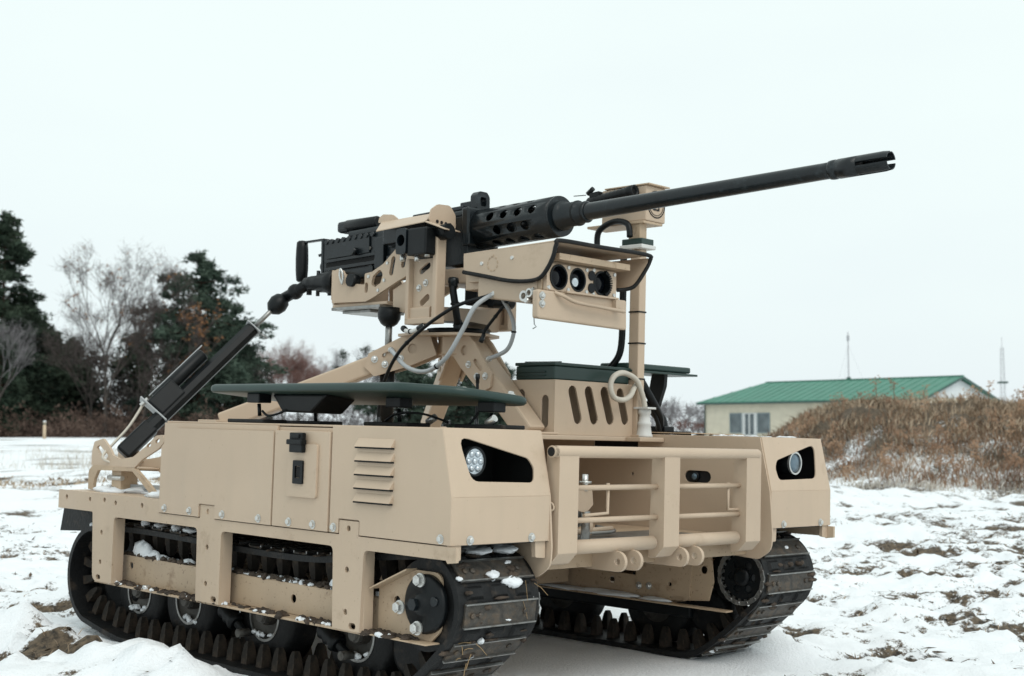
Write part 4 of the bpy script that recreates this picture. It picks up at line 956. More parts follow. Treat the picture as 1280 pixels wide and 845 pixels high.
mst=part(MB().box(-.043,-.013,.3030,.3285,.724,1.1718),'mast','tan',bevel=.0025)
part(MB().box(-.055,.0,.296,.336,.7242,.729),'foot','tan',mst,bevel=.001)
for z in(.945,1.02,.86): part(MB().box(-.0442,-.0118,.3018,.3297,z,z+.0035),'cable_tie','black',mst)
part(MB().box(-.066,.004,.288,.342,1.172,1.182),'cap_base','white',mst,bevel=.002)
part(MB().box(-.062,.000,.292,.338,1.1823,1.197),'cap','green',mst,bevel=.002)
part(MB().box(-.050,-.014,.302,.328,1.1973,1.240),'neck','tanm',mst,bevel=.002)
cb=part(MB().box(-.140,.000,.306,.380,1.2405,1.326),'camera_box','tan',mst,bevel=.003)
part(MB().box(-.13,.010,.303,.384,1.3263,1.3300),'sunshade','tanm',mst,bevel=.001)
part(MB().box(-.18,-.0,.298,.37,1.2335,1.2395),'tray','tanm',mst,bevel=.001)
emb=MB().ring((.0002,.344,1.283),(.0010,.344,1.283),.0335,.0308,28).ring((.0002,.344,1.283),(.0010,.344,1.283),.0275,.0262,24)
emb.box(.0002,.0010,.332,.336,1.268,1.298).box(.0002,.0010,.352,.356,1.268,1.298).box(.0002,.0010,.3362,.3518,1.294,1.298).box(.0002,.0010,.3362,.3518,1.268,1.272)
part(emb,'emblem','black',mst)
part(MB().lathe([(0,.010),(.006,.0135),(.02,.0135)]+[(.03+.006*k,.0125 if k%2 else .0142) for k in range(16)]+[(.13,.0155),(.150,.0155),(.151,.011),(.146,.010)],(-.170,.289,1.296),(-.01,.289,1.312),18),'illuminator','black',mst)
part(MB().bar((-.16,.289,1.310),(-.13,.289,1.312),.016,.018).cyl((-.168,.284,1.318),(-.15,.284,1.330),.006,n=8).tube([(-.165,.285,1.296),(-.20,.27,1.27),(-.21,.25,1.25)],.005,6),'clamp','black',mst)
part(MB().tube([(-.175,.285,1.316),(-.215,.285,1.318)],.0012,5),'wire_end','black',mst)
part(MB().tube(catmull([(-.135,.286,1.18),(-.13,.286,1.222),(-.085,.288,1.242),(-.04,.286,1.232),(-.03,.284,1.200)],8),.0075,8),'cable','black',mst)
for k,(dx,r) in enumerate(((-.005,.0055),(-.013,.005))):
    part(MB().tube(catmull([(-.052+dx,.299,1.18),(-.050+dx,.297,1.05),(-.054+dx,.297,.93),(-.085+dx*1.5,.295,.88),(-.088+dx,.305,.845),(-.06,.335,.820),(-.03,.37,.80),(-.03,.40,.765),(-.035,.42,.735)],7),r,8),'cable','black',mst)
part(MB().tube(catmull([(-.03,.335,.860),(-.02,.37,.81),(-.03,.41,.775),(-.045,.43,.745)],7),.010,8),'hose','black',mst)
# white cone connector with looped beige conduit, black strap and disc on the far hull
part(MB().box(-.0118,.032,.262,.3515,.7135,.7240),'gland_bracket','tan',bevel=.002)
cn=part(MB().lathe([(0,.020),(.004,.020),(.008,.0175),(.026,.0150),(.029,.0165),(.034,.0165),(.037,.0140),(.052,.0120),(.056,.0150),(.064,.0150),(.068,.0095)],(.000,.316,.7243),(.000,.316,2),22),'cable_gland','white',label='white cone cable gland')
part(MB().box(-.022,.022,.300,.332,.790,.795),'wing_clip','white',cn,bevel=.001)
part(MB().tube(catmull([(.0,.316,.796),(.0,.305,.825),(0,.282,.858),(0,.237,.872),(0,.203,.863),(0,.190,.840),(0,.202,.815),(0,.234,.809),(-.003,.265,.820),(-.010,.29,.842),(-.03,.34,.86),(-.06,.38,.85)],8),.0066,10),'conduit','beige',cn)
part(MB().plate(rpoly([(-.105,.800),(-.072,.79),(-.050,.85),(-.047,.893,.02),(-.068,.903,.02),(-.088,.885,.02)],.012,5),(0,.45,0),X,Z,Y,.012),'strap','black',label='black rubber strap')
part(MB().tube(catmull([(-.09,.45,.81),(-.075,.45,.785),(-.055,.45,.768),(-.048,.45,.735)],6),.013,8),'strap_root','black')
part(MB().box(-.075,-.03,.43,.47,ZT+.0003,.752),'strap_base','black',bevel=.003)
part(MB().cyl((-.005,.46,ZT+.0003),(-.005,.46,.7405),.028,n=24),'cover_disc','rubber',bevel=.002)
part(MB().plate(rpoly([(.365,.735),(.365,.7375),(.58,.737),(.58,.735)],0),(-.5,0,0),Y,Z,X,.6),'grip_mat','tanm')

# ---------------------------------------------------------------- dirt and snow lodged on the vehicle
def lump(c,sx,sy,sz,seed,n=14,m=8):
    r=random.Random(seed); ph=[r.uniform(0,6.3) for _ in range(6)]
    mb=MB(); P=[];F=[]
    for j in range(m+1):
        th=math.pi*j/m
        for i in range(n):
            a=2*math.pi*i/n
            k=1+.16*math.sin(2*a+ph[0]+2*th)+.13*math.sin(3*a+ph[1])+.12*math.sin(5*a+3*th+ph[2])+.08*math.sin(7*a+ph[3]+4*th)
            P.append((c[0]+sx*k*math.sin(th)*math.cos(a),c[1]+sy*k*math.sin(th)*math.sin(a),c[2]+sz*k*math.cos(th)))
    for j in range(m):
        for i in range(n): F.append((j*n+i,(j+1)*n+i,(j+1)*n+(i+1)%n,j*n+(i+1)%n))
    return mb.add(P,F,True)
def lumps(lst,name,material):
    mb=MB()
    for k,q in enumerate(lst): 
        t=lump(q[:3],*q[3:6],seed=k*7+len(lst)); mb.add(t.v,t.f,True)
    o=part(mb,name,material); o['kind']='stuff'; return o
r=random.Random(3)
sn=[(-.775,-.541,.430,.034,.014,.020),(-.74,-.540,.424,.036,.012,.012),(-.70,-.541,.421,.03,.011,.008),(-.58,-.541,.421,.02,.01,.008),(-.05,-.541,.423,.022,.012,.014),(-.03,-.54,.42,.014,.01,.02),
    (.225,-.55,.517,.03,.022,.010),(.25,-.46,.512,.03,.03,.008),(.305,-.425,.459,.010,.022,.010),(.255,-.40,.512,.03,.02,.009),(.30,-.47,.472,.008,.015,.008),
    (-.66,-.03,.5585,.2,.35,.004),(-.98,-.52,.560,.05,.03,.010),(-1.03,-.45,.560,.03,.04,.010),(-.90,-.45,.560,.06,.06,.012),(-.72,-.52,.560,.05,.04,.012),(-.86,-.2,.56,.14,.2,.008),
    (-.12,.348,.345,.10,.012,.007),(-.27,.347,.344,.09,.012,.006),(.02,.347,.345,.05,.01,.005),
    (.10,.35,.733,.0,.0,.0)]
for k in range(60):
    x=r.uniform(-.8,.08); sn.append((x,-.541+r.uniform(-.01,.008),.420,r.uniform(.004,.012),r.uniform(.003,.008),r.uniform(.002,.006)))
for k in range(26):     # snow crumbs packed on the upper run of the near track
    x=r.uniform(-.80,-.5); sn.append((x,r.uniform(-.555,-.40),.491+r.uniform(0,.004),r.uniform(.008,.020),r.uniform(.008,.018),r.uniform(.004,.010)))
for k in range(40):
    x=r.uniform(-.9,.25); sn.append((x,-.585+r.uniform(-.006,.004),.3585,r.uniform(.003,.010),r.uniform(.002,.006),r.uniform(.002,.005)))
for k in range(60):
    sn.append((r.uniform(-.4,.28),r.uniform(.37,.58),ZT+.001,r.uniform(.004,.014),r.uniform(.004,.012),r.uniform(.001,.003)))
for s in(-1,1):
    for k in range(46):
        i=r.randrange(NB); P_=belt[i]; d_,nr_=frame_at(belt,i)
        if P_.x<.05 and P_.z<.30: continue
        if (P_-cen).dot(nr_)<0: nr_=-nr_
        q=P_+nr_*.003; sn.append((q.x,s*.46+r.uniform(-.095,.095),q.z,r.uniform(.002,.007),r.uniform(.003,.010),r.uniform(.002,.006)))
    for x in(-.860,-.645,-.350,-.040):
        for k in range(9): sn.append((x+r.uniform(-.040,.040),s*(.493+r.uniform(-.004,.004)),.282+r.uniform(0,.012),r.uniform(.005,.012),.004,r.uniform(.003,.006)))
sn=[q for q in sn if q[3]>0]
lumps(sn,'lodged_snow','snow')
md=[]
for k in range(150):
    x=r.uniform(-.86,.08); md.append((x,-.541+r.uniform(-.012,.012),.4205,r.uniform(.005,.016),r.uniform(.004,.010),r.uniform(.002,.007)))
for k in range(120):
    x=r.uniform(-.89,.2); md.append((x,-.575+r.uniform(-.017,.012),.3578,r.uniform(.004,.014),r.uniform(.004,.012),r.uniform(.002,.006)))
for k in range(40): md.append((r.uniform(.1,.22),-.57+r.uniform(-.01,.015),.3585,r.uniform(.004,.012),r.uniform(.003,.008),r.uniform(.002,.004)))
for s in(-1,1):
    for k in range(260):
        i=r.randrange(NB); P_=belt[i]; d_,nr_=frame_at(belt,i)
        if P_.x<.02 and P_.z<.30: continue
        if (P_-cen).dot(nr_)<0: nr_=-nr_
        q=P_+nr_*.002; md.append((q.x,s*.46+r.uniform(-.095,.095),q.z,r.uniform(.003,.009),r.uniform(.005,.020),r.uniform(.002,.006)))
lumps(md,'caked_mud','mud')
st=MB()
for k in range(7):   # straw caught in the track
    p=Vector((.292+r.gauss(0,.006),-.535+r.gauss(0,.018),.345+r.gauss(0,.010))); d=Vector((r.uniform(-.3,.5),r.uniform(-1,1),r.uniform(-1,.4))).normalized()
    st.tube([p,p+d*.012+Z*-.002,p+d*.026+Z*-.008],.0007,3,False)
for k in range(3):
    p=Vector((.318,-.395+r.gauss(0,.010),.445+r.gauss(0,.010))); d=Vector((r.uniform(0,.3),r.uniform(-.4,.4),r.uniform(-1,.1))).normalized()
    st.tube([p,p+d*.015,p+d*.03+Z*-.006],.0006,3,False)
part(st,'caught_straw','twig')['kind']='stuff'

# ================================================================== cartridge box
def sub_root(name,label,cat,base):
    global VB
    VB=Vector(base); return empty(name,label,cat,MV@Matrix.Translation(VB))
ab=sub_root('ammunition_box','flat dark green metal box resting in the slotted tan holder','box',(-.095,.17,.848))
part(MB().box(-.155,-.0335,.036,.296,.8478,.879),'box_body','green',ab,bevel=.003)
part(MB().box(-.157,-.031,.034,.300,.8795,.887),'lid','green',ab,bevel=.002)
for z in(.856,.864): part(MB().box(-.152,-.060,.0325,.0358,z,z+.003),'rib','green',ab,bevel=.001)
part(MB().box(-.13,-.04,.300,.545,.886,.901),'side_tray','green',ab,bevel=.004)
part(MB().box(-.14,-.03,.300,.560,.879,.8842),'tray_flange','green',ab,bevel=.001)
part(MB().bar((-.15,.06,.8895),(-.09,.12,.8925),.012,.003),'lid_strip','green',ab)

# ================================================================== gun mount: tripod, fork, cradle, drives, sight
gm=sub_root('gun_mount','tan tripod and fork cradle carrying the machine gun and its sight','mount',(-.32,0,.724))
def g(mb,name,material='tan',parent=None,bevel=0,seg=2): return part(mb,name,material,parent or gm,bevel,seg)
hub=g(MB().cyl((-.315,0,.905),(-.315,0,.948),.050,n=6,smooth=False),'tripod_head','tan',bevel=.003)
g(MB().plate(rpoly([(-.425,-.10),(-.425,.09),(-.36,.115),(-.235,.06),(-.205,.0),(-.235,-.075),(-.36,-.115)],.02),(0,0,.947),X,Y,Z,.006),'head_plate','tan',hub,bevel=.001)
g(MB().cyl((-.315,0,.953),(-.315,0,.966),.075,n=32),'bearing','black',hub)
def leg(foot,start,w=.048,h=.044):
    f=Vector(foot);a=Vector(start); L=g(MB().bar(a,f,w,h),'leg','tan',bevel=.005)
    d=(f-a).normalized(); u=d.cross(Z).normalized(); v=u.cross(d)
    # bolted cheek plates at the head
    for sg in(-1,1):
        pl=[(-.01,-.034),(-.01,.03),(.05,.036),(.145,.026),(.165,.0),(.150,-.030),(.06,-.036)]
        o=a+u*(sg*(w/2+.0035)); hol=[circ(.04,.0,.012,10),slot(.085,.008,.11,.008,.006,4)]
        g(MB().plate(rpoly(pl,.006),o-u*.003,d,v,u,.006,hol),'cheek_plate','tan',L,bevel=.001)
        for t in(.075,.115,.135): sub('bolt',bolt_me,L,a+d*t+u*(sg*(w/2+.0068))+v*(-.012 if t<.12 else .008),rto(u*sg))
    return L
leg((-.785,-.335,.733),(-.36,-.045,.932)); leg((-.785,.335,.733),(-.36,.045,.932)); L3=leg((-.062,.0,.722),(-.288,.0,.942),.050,.052)
for fx,fy in((-.785,-.335),(-.785,.335)): g(MB().box(fx-.05,fx+.03,fy-.04,fy+.04,.7245 if abs(fy)<.35 else .732,.738),'foot_plate','tan',gm,bevel=.002)
g(MB().box(-.11,-.02,-.04,.04,.7245,.7300),'foot_plate','tan',gm,bevel=.002)
# fork
fk=g(MB().plate(rpoly([(-.128,.978,.006),(-.128,1.010,.006),(-.068,1.013),(.062,1.016),(.096,1.034,.008),(.112,1.034,.008),(.110,.983,.012),(.092,.965,.006),(.072,.965,.006),(.058,.981),(.01,.984)],.004),(-.352,0,0),Y,Z,X,.075),'fork_base','tan',bevel=.003)
for y0,y1,yw in((-.134,-.104,-.120),(.100,.130,.112)):
    g(MB().plate(rpoly([(-.345,.985),(-.345,1.122),(-.266,1.122),(-.266,.985)],.004),(0,yw,0),X,Z,Y,.005,[slot(-.313,1.020,-.294,1.032,.0075),slot(-.317,1.094,-.294,1.106,.0075)]),'fork_post','tan',fk,bevel=.001)
    g(MB().box(-.357,-.3455,y0,y1,.978,1.124),'post_flange','tan',fk,bevel=.002)
    g(MB().box(-.2655,-.250,y0,y1,.978,1.172 if y0<0 else 1.12),'post_flange','tan',fk,bevel=.004,seg=3)
    g(MB().box(-.357,-.250,y0,y1,.970,.984),'post_foot','tan',fk,bevel=.002)
for x,z in((-.323,1.055),(-.300,1.066)): sub('bolt',bolt_me,fk,(x,-.120,z),rto(-Y))
# rounded far arm
g(MB().plate(rpoly([(-.455,1.085),(-.457,1.141),(-.436,1.200,.02),(-.412,1.220,.02),(-.388,1.212,.02),(-.384,1.125,.015),(-.342,1.108),(-.315,1.100,.01),(-.318,1.075,.01),(-.39,1.080)],.004),(0,.070,0),X,Z,Y,.010,[slot(-.412,1.125,-.405,1.155,.007)]),'far_arm','tan',fk,bevel=.002)
# cradle plates
cpl=[(-.682,1.040),(-.686,1.119,.004),(-.660,1.125,.004),(-.645,1.120,.008),(-.630,1.102,.012),(-.600,1.084,.02),(-.553,1.079),(-.554,1.106,.004),(-.526,1.109),(-.485,1.125),(-.427,1.166),(-.362,1.192),(-.362,1.104),(-.386,1.094),(-.431,1.079),(-.520,1.045),(-.547,1.037)]
for y in(-.098,.090):
    cp=g(MB().plate(rpoly(cpl,.003),(0,y,0),X,Z,Y,.008,[rpoly([(-.528,1.078),(-.522,1.098),(-.495,1.114),(-.484,1.100),(-.492,1.079),(-.512,1.070)],.008),slot(-.453,1.102,-.446,1.134,.0075),slot(-.410,1.118,-.403,1.147,.0075),slot(-.546,1.064,-.5455,1.078,.006)]),'cradle_plate','tan',bevel=.0015)
    for x,z in((-.468,1.126),(-.538,1.098),(-.500,1.062),(-.478,1.085)): sub('screw',screw_me,cp,(x,y,z),rto(-Y))
g(MB().box(-.69,-.475,-.0895,.0895,1.028,1.036),'cradle_tray','tan',bevel=.002)
g(MB().box(-.6915,-.683,-.0895,.0895,1.0365,1.118),'cradle_back','tan',bevel=.002)
g(MB().plate([(-.455,1.014),(-.416,1.004),(-.385,1.020),(-.372,1.095),(-.457,1.062)],(0,-.088,0),X,Z,Y,.05),'cradle_gusset','tan',bevel=.002)
g(MB().box(-.68,-.49,-.100,.06,1.020,1.0275).box(-.66,-.55,-.08,.03,1.013,1.0195),'tray_liner','steel',bevel=.001)
g(MB().tube(catmull([(-.635,-.104,1.085),(-.640,-.108,1.105),(-.635,-.110,1.122),(-.627,-.108,1.105),(-.632,-.106,1.083)],5),.003,6),'retaining_clip','zinc')
g(MB().cyl((-.60,-.108,1.092),(-.60,-.085,1.092),.016,n=14),'pivot','black')
# motor box under the deflector
mo=g(MB().box(-.320,-.256,-.165,-.118,1.125,1.188),'traverse_motor','black',bevel=.004)
g(MB().plate(rpoly([(-.356,1.130),(-.356,1.190),(-.321,1.190),(-.321,1.130)],.008),(0,-.168,0),X,Z,Y,.035,[circ(-.339,1.162,.0135,16)]),'motor_flange','gun',mo,bevel=.002)
g(MB().cyl((-.339,-.143,1.162),(-.339,-.135,1.162),.0138,n=16),'motor_bore','matte',mo)
for x,z in((-.352,1.126),(-.30,1.122),(-.265,1.130)): g(MB().cyl((x,-.150,z-.010),(x,-.150,z+.004),.006,n=8),'connector','zinc',mo)
g(MB().cyl((-.255,-.12,1.178),(-.225,-.12,1.180),.018,n=16),'shaft','black',mo)
g(MB().ring((-.240,-.120,1.180),(-.240,-.112,1.180),.014,.0105,18),'clamp_ring','zinc',mo)
# deflector shield over the feed way
def fold(P,t=.003):
    return MB().add([*P,*[(p[0],p[1],p[2]-t) for p in P]],[(0,1,2,3),(7,6,5,4),(0,4,5,1),(1,5,6,2),(2,6,7,3),(3,7,4,0)])
df=g(fold([(-.512,-.085,1.232),(-.318,-.085,1.2355),(-.277,-.150,1.204),(-.452,-.150,1.197)]),'case_deflector','tan',bevel=.0008)
g(fold([(-.286,-.135,1.2075),(-.277,-.1495,1.204),(-.208,-.150,1.181),(-.268,-.046,1.192),(-.286,-.046,1.206)][:4]),'deflector_front','tan',df,bevel=.0008)
g(MB().plate(rpoly([(-.132,1.206),(-.124,1.236,.012),(-.104,1.250,.016),(-.066,1.252,.016),(-.048,1.232,.01),(-.045,1.196)],.01,5),(-.289,0,0),Y,Z,X,.004),'deflector_cheek','tan',df,bevel=.001)
g(MB().plate(rpoly([(-.524,1.230),(-.520,1.243,.008),(-.505,1.250,.010),(-.470,1.246,.02),(-.446,1.232)],.006,5),(0,-.086,0),X,Z,Y,.004),'deflector_cheek','tan',df,bevel=.001)
for k in range(4): g(MB().cyl((-.2855,-.105+.0135*k,1.2095-.001*k),(-.2840,-.105+.0135*k,1.2095-.001*k),.0042,n=10),'vent_hole','matte',df)
# arm to the sight
g(MB().box(-.330,-.105,-.050,.068,1.068,1.106),'sight_arm','tan',bevel=.004)
g(MB().box(-.20,-.09,-.090,.06,1.045,1.105),'sight_bracket','tan',bevel=.003)
g(MB().box(-.175,-.140,-.104,-.0905,1.06,1.10),'hinge_block','tan',bevel=.002)
# sight: visor hood, lower box, sensor block
st_=g(MB().add([(.062,-.142,.9675),(.082,-.142,.9655),(.082,.147,.9615),(.062,.147,.9635),(.062,-.142,1.027),(.080,-.142,1.0285),(.080,.147,1.030),(.062,.147,1.028)],[(0,1,2,3),(7,6,5,4),(0,4,5,1),(1,5,6,2),(2,6,7,3),(3,7,4,0)]),'sight_housing','tan',bevel=.005,seg=3)
g(MB().add([(-.135,-.112,1.024),(.0475,-.112,1.001),(.0475,.135,1.001),(-.135,.135,1.024),(-.135,-.112,1.100),(.0475,-.112,1.100),(.0475,.135,1.100),(-.135,.135,1.100)],[(0,1,2,3),(7,6,5,4),(0,4,5,1),(1,5,6,2),(2,6,7,3),(3,7,4,0)]),'sight_body','tan',st_,bevel=.003)
g(MB().box(.048,.060,-.1115,.125,1.0305,1.100),'sensor_body','tanm',st_,bevel=.002)
hs=[(-.172,1.121),(.112,1.1275,.006),(.100,1.092,.03),(.072,1.056,.03),(.030,1.050,.03),(-.025,1.0545),(-.17,1.083)]
g(MB().plate(rpoly(hs,.004,6),(0,-.1235,0),X,Z,Y,.003,[]),'visor_side','tan',st_,bevel=.0008)
hf=[(-.10,1.128),(.112,1.1275,.006),(.100,1.092,.02),(.085,1.060,.02),(.03,1.055),(-.10,1.06)]
far=MB().plate(rpoly(hf,.004,6),(0,0,0),X,Z,Y,.003)
far.v=[(p[0],.186+p[1]-(1.128-p[2])*.35,p[2]) for p in far.v]
g(far,'visor_side','tan',st_,bevel=.0008)
g(MB().add([(-.172,-.1235,1.1205),(.112,-.1235,1.128),(.112,.189,1.132),(-.10,.189,1.130),(-.172,-.1235,1.1235),(.112,-.1235,1.131),(.112,.189,1.135),(-.10,.189,1.133)],[(0,3,2,1),(4,5,6,7),(0,1,5,4),(1,2,6,5),(2,3,7,6),(3,0,4,7)]),'visor_top','tan',st_,bevel=.0008)
rim=[(-.172,-.1225,1.082),(-.10,-.1225,1.068),(-.028,-.1225,1.054),(.030,-.1225,1.0495),(.066,-.1225,1.0545),(.088,-.1225,1.074),(.103,-.1225,1.098),(.111,-.1225,1.122),(.113,-.112,1.131),(.113,.02,1.132),(.113,.172,1.1335),(.111,.188,1.122),(.100,.174,1.086),(.086,.163,1.062),(.070,.150,1.055),(.060,.135,1.053)]
g(MB().tube(catmull(rim,4),.0048,8),'visor_trim','rubber',st_)
# emblem of short dashes on the hood
em=MB()
for k in range(9):
    a=2*math.pi*k/9+.2
    em.obox((-.078+.0155*math.cos(a),-.1239,1.094+.0155*math.sin(a)),Vector((-math.sin(a),0,math.cos(a))),Y,Vector((math.cos(a),0,math.sin(a))),.0032,.0005,.0014)
em.obox((-.078,-.1239,1.111),Vector((.8,0,.6)),Y,Vector((-.6,0,.8)),.004,.0005,.0013)
g(em,'emblem','tanm',st_)
for x,z in((-.112,1.097),(-.018,1.103)): sub('screw',screw_me,st_,(x,-.1235,z),rto(-Y))
sf=g(MB().plate(rpoly([(-.108,1.030),(-.108,1.088),(.118,1.090),(.118,1.031)],.003),(.062,0,0),Y,Z,X,.010,[circ(-.072,1.060,.0275,22),circ(-.010,1.0605,.0265,22),circ(.068,1.061,.0275,22)]),'sensor_plate','tan',st_,bevel=.001)
for y,rr in((-.072,.0275),(-.010,.0265),(.068,.0275)):
    g(MB().cyl((.0603,y,1.0605),(.0612,y,1.0605),rr-.0005,n=24),'lens_well','matte',st_)
    g(MB().ring((.0615,y,1.0605),(.0745 if y!=-.010 else .0725,y,1.0605),rr,rr-.004,26),'lens_barrel','black',st_)
    g(MB().lathe([(0,rr-.004),(.004,rr*.6),(.006,0)],(.0618,y,1.0605),(1,y,1.0605),24,False),'lens','lens',st_)
g(MB().cyl((.0640,-.016,1.055),(.0700,-.016,1.055),.0095,n=16),'white_lens_glint','lamp',st_)  # pale disc, paints the bright glint inside the white lens
fin=MB()
for k in range(14):
    a=R(-70+k*10.8); fin.obox((.073,.068+.0265*math.cos(a),1.0605+.0265*math.sin(a)),X,Vector((0,math.cos(a),math.sin(a))),Vector((0,-math.sin(a),math.cos(a))),.006,.0035,.0016)
g(fin,'focus_ring','black',st_)
for y,z in((.034,1.074),(.034,1.047)): g(MB().cyl((.071,y,z),(.0745,y,z),.011,n=16),'aux_lens','lens',st_)
for y,z in((-.102,1.083),(-.102,1.036),(-.041,1.084),(-.041,1.036),(.018,1.085),(.018,1.037),(.041,1.087),(.041,1.034),(.111,1.084),(.110,1.038)): sub('screw',screw_me,st_,(.072,y,z),rto(X))
g(MB().box(.028,.098,-.098,.135,1.094,1.108),'brow','tanm',st_,bevel=.001)
g(MB().tube(catmull([(.078,-.09,1.026),(.092,-.075,1.018),(.096,-.04,1.008),(.098,.04,1.004),(.098,.118,1.001)],6),.0042,8),'guard_bar','tan',st_)
g(MB().box(.078,.093,.095,.112,1.006,1.026).box(.078,.088,-.06,.11,1.027,1.0315),'guard_bracket','tan',st_,bevel=.001)
for z in(1.015,.998): sub('bolt',bolt_me,st_,(.0815,-.131,z),rto(X))
kn=g(MB().ring((.020,-.113,1.018),(.020,-.125,1.018),.012,.007,14).ring((.036,-.113,1.024),(.036,-.125,1.024),.010,.006,12).cyl((.030,-.113,1.008),(.030,-.128,1.008),.0055,n=10).bar((.040,-.118,1.034),(.055,-.122,1.012),.004,.007),'latch','zinc',st_)
g(MB().tube([(.058,-.13,.972),(.060,-.13,.955),(.066,-.13,.950),(.056,-.13,.946)],.0013,5),'wire_end','greyp',st_)
# rear traverse drive: long black actuator
A0=Vector((-.970,-.497,.648)); A1=Vector((-.885,-.100,1.062)); ad=(A1-A0).normalized(); AL=(A1-A0).length
ac=g(MB().lathe([(.02,.017),(.06,.0195),(AL*.79,.0195),(AL*.80,.017)],A0,A1,8,True,False),'actuator','black')
side=ad.cross(Vector(V_F)).normalized()
if side.z<0: side=-side
g(MB().lathe([(0,.006),(AL*.2,.0065)],A0+ad*(AL*.79),A1,14),'piston_rod','steel',ac)
g(MB().obox(A0+ad*(AL*.30)+side*.024,side,ad.cross(side),ad,.026,.021,AL*.07),'gearbox','black',ac,bevel=.005)
g(MB().lathe([(0,.015),(.004,.0175),(AL*.28,.0175),(AL*.285,.015)],A0+ad*(AL*.27)+side*.041,A1+side*.041,20),'drive_motor','black',ac)
g(MB().obox(A0+ad*(AL*.42)+side*.0592,side,ad.cross(side),ad,.0010,.004,AL*.16),'motor_strap','greyp',ac)
g(MB().obox(A0+ad*(AL*.225)+side*.026,side,ad.cross(side),ad,.043,.020,.002),'end_plate','greyp',ac,bevel=.001)
for k in(-.03,.01,.055): g(MB().cyl(A0+ad*(AL*.205)+side*k,A0+ad*(AL*.245)+side*k,.006,n=8),'tie_bolt','zinc',ac)
g(MB().obox(A0+ad*.05,side,ad.cross(side),ad,.021,.018,.05),'actuator_foot','black',ac,bevel=.006)
g(MB().obox(A0+ad*(AL*.797),side,ad.cross(side),ad,.022,.022,.0015),'front_cap','greyp',ac)
g(MB().tube([A0+ad*(AL*.80)-side*.02,A0+ad*(AL*.80)-side*.045-ad*-.004],.0018,5),'cotter_pin','steel',ac)
g(MB().tube(catmull([A0+ad*.13+side*.055,A0+ad*.06+side*.038,A0+ad*.0+side*.034,A0+ad*-.018+side*.010-Y*.03,A0+ad*-.010-side*.020-Y*.036,A0+ad*.02-side*.045-Y*.040,A0+ad*.05-side*.075-Y*.040],6),.0035,6),'cable','beige',ac)
# boot and joint
J1=Vector((-.80,-.082,1.098)); J2=Vector((-.695,-.062,1.098))
g(MB().lathe([(-.012,.010),(.0,.022),(.018,.026),(.034,.022),(.044,.012)],A1-ad*.04,A1,18),'rubber_boot','black',ac)
g(MB().cyl(A1,J1,.015,n=14).sphere(A1+(J1-A1)*.45,.021).cyl(J1-Z*.03,J1+Z*.006,.007,n=8),'ball_joint','black',ac)
g(MB().lathe([(0,.016),(.02,.019),(.045,.020),(.05,.025),(.075,.026),(.08,.030),(.108,.030)],J1-(J2-J1).normalized()*.012,J2,18),'joint_shank','black',ac)
for k in(.03,.07): g(MB().cyl(J1+(J2-J1).normalized()*k-Z*.034,J1+(J2-J1).normalized()*k+Z*.032,.005,n=8),'clamp_bolt','gun',ac)
g(MB().box(-.699,-.6917,-.088,-.02,1.050,1.125),'joint_plate','tanm',ac,bevel=.001)
# bracket on the rear deck
bkp=[(-1.053,.619),(-1.052,.655,.006),(-1.042,.677,.008),(-1.000,.685,.008),(-.966,.663,.006),(-.949,.646,.01),(-.914,.638,.02),(-.854,.645,.02),(-.794,.673),(-.754,.697),(-.724,.700,.010),(-.716,.684,.008),(-.741,.667),(-.810,.641),(-.845,.620)]
for yb in(-.534,-.464):
    q=g(MB().plate(rpoly(bkp,.003),(0,yb,0),X,Z,Y,.006,[rpoly([(-1.032,.664),(-1.016,.669),(-.970,.645),(-.980,.636),(-1.000,.636)],.005),slot(-.789,.6725,-.779,.6765,.0045,4),slot(-.752,.6830,-.742,.6870,.0045,4)]),'rear_bracket' if yb<-.5 else 'bracket_cheek','tan',gm if yb<-.5 else bk,bevel=.001)
    if yb<-.5: bk=q
    sk=[(-1.061,.560),(-1.062,.605,.012),(-1.041,.620,.01),(-.845,.6195),(-.830,.614),(-.775,.585),(-.737,.562),(-.765,.562),(-.851,.611),(-1.016,.608,.008),(-1.033,.585,.006),(-1.036,.560)]
    g(MB().plate(rpoly(sk,.003),(0,yb-.0015,0),X,Z,Y,.008),'bracket_skirt','tanm',bk,bevel=.001)
g(MB().box(-1.040,-.850,-.528,-.464,.6155,.6195),'bracket_base','tan',bk,bevel=.001)
g(MB().box(-.975,-.930,-.520,-.475,.5575,.6150),'bracket_pillar','tanm',bk,bevel=.001)
g(MB().cyl((-.985,-.522,.592),(-.920,-.522,.592),.006,n=8),'bracket_bolt','zinc',bk)
g(MB().bar((-.93,-.49,.572),(-.76,-.46,.575),.010,.010),'tie_rod','greyp',bk)
# vertical elevation drive
vx,vy=-.452,-.10
va=g(MB().cyl((vx,vy,.905),(vx,vy,.742),.018,n=18),'elevation_drive','black')
g(MB().cyl((vx,vy,.90),(vx,vy,.985),.0085,n=14),'piston_rod','steel',va)
g(MB().lathe([(0,.012),(.006,.020),(.018,.027),(.030,.028),(.045,.026)],(vx,vy,.972),(vx,vy,2),20),'rubber_boot','black',va)
g(MB().box(vx-.02,vx+.02,vy-.028,vy+.02,.898,.915).cyl((vx-.015,vy-.03,.905),(vx-.015,vy-.04,.905),.009,n=8),'collar','zinc',va,bevel=.002)
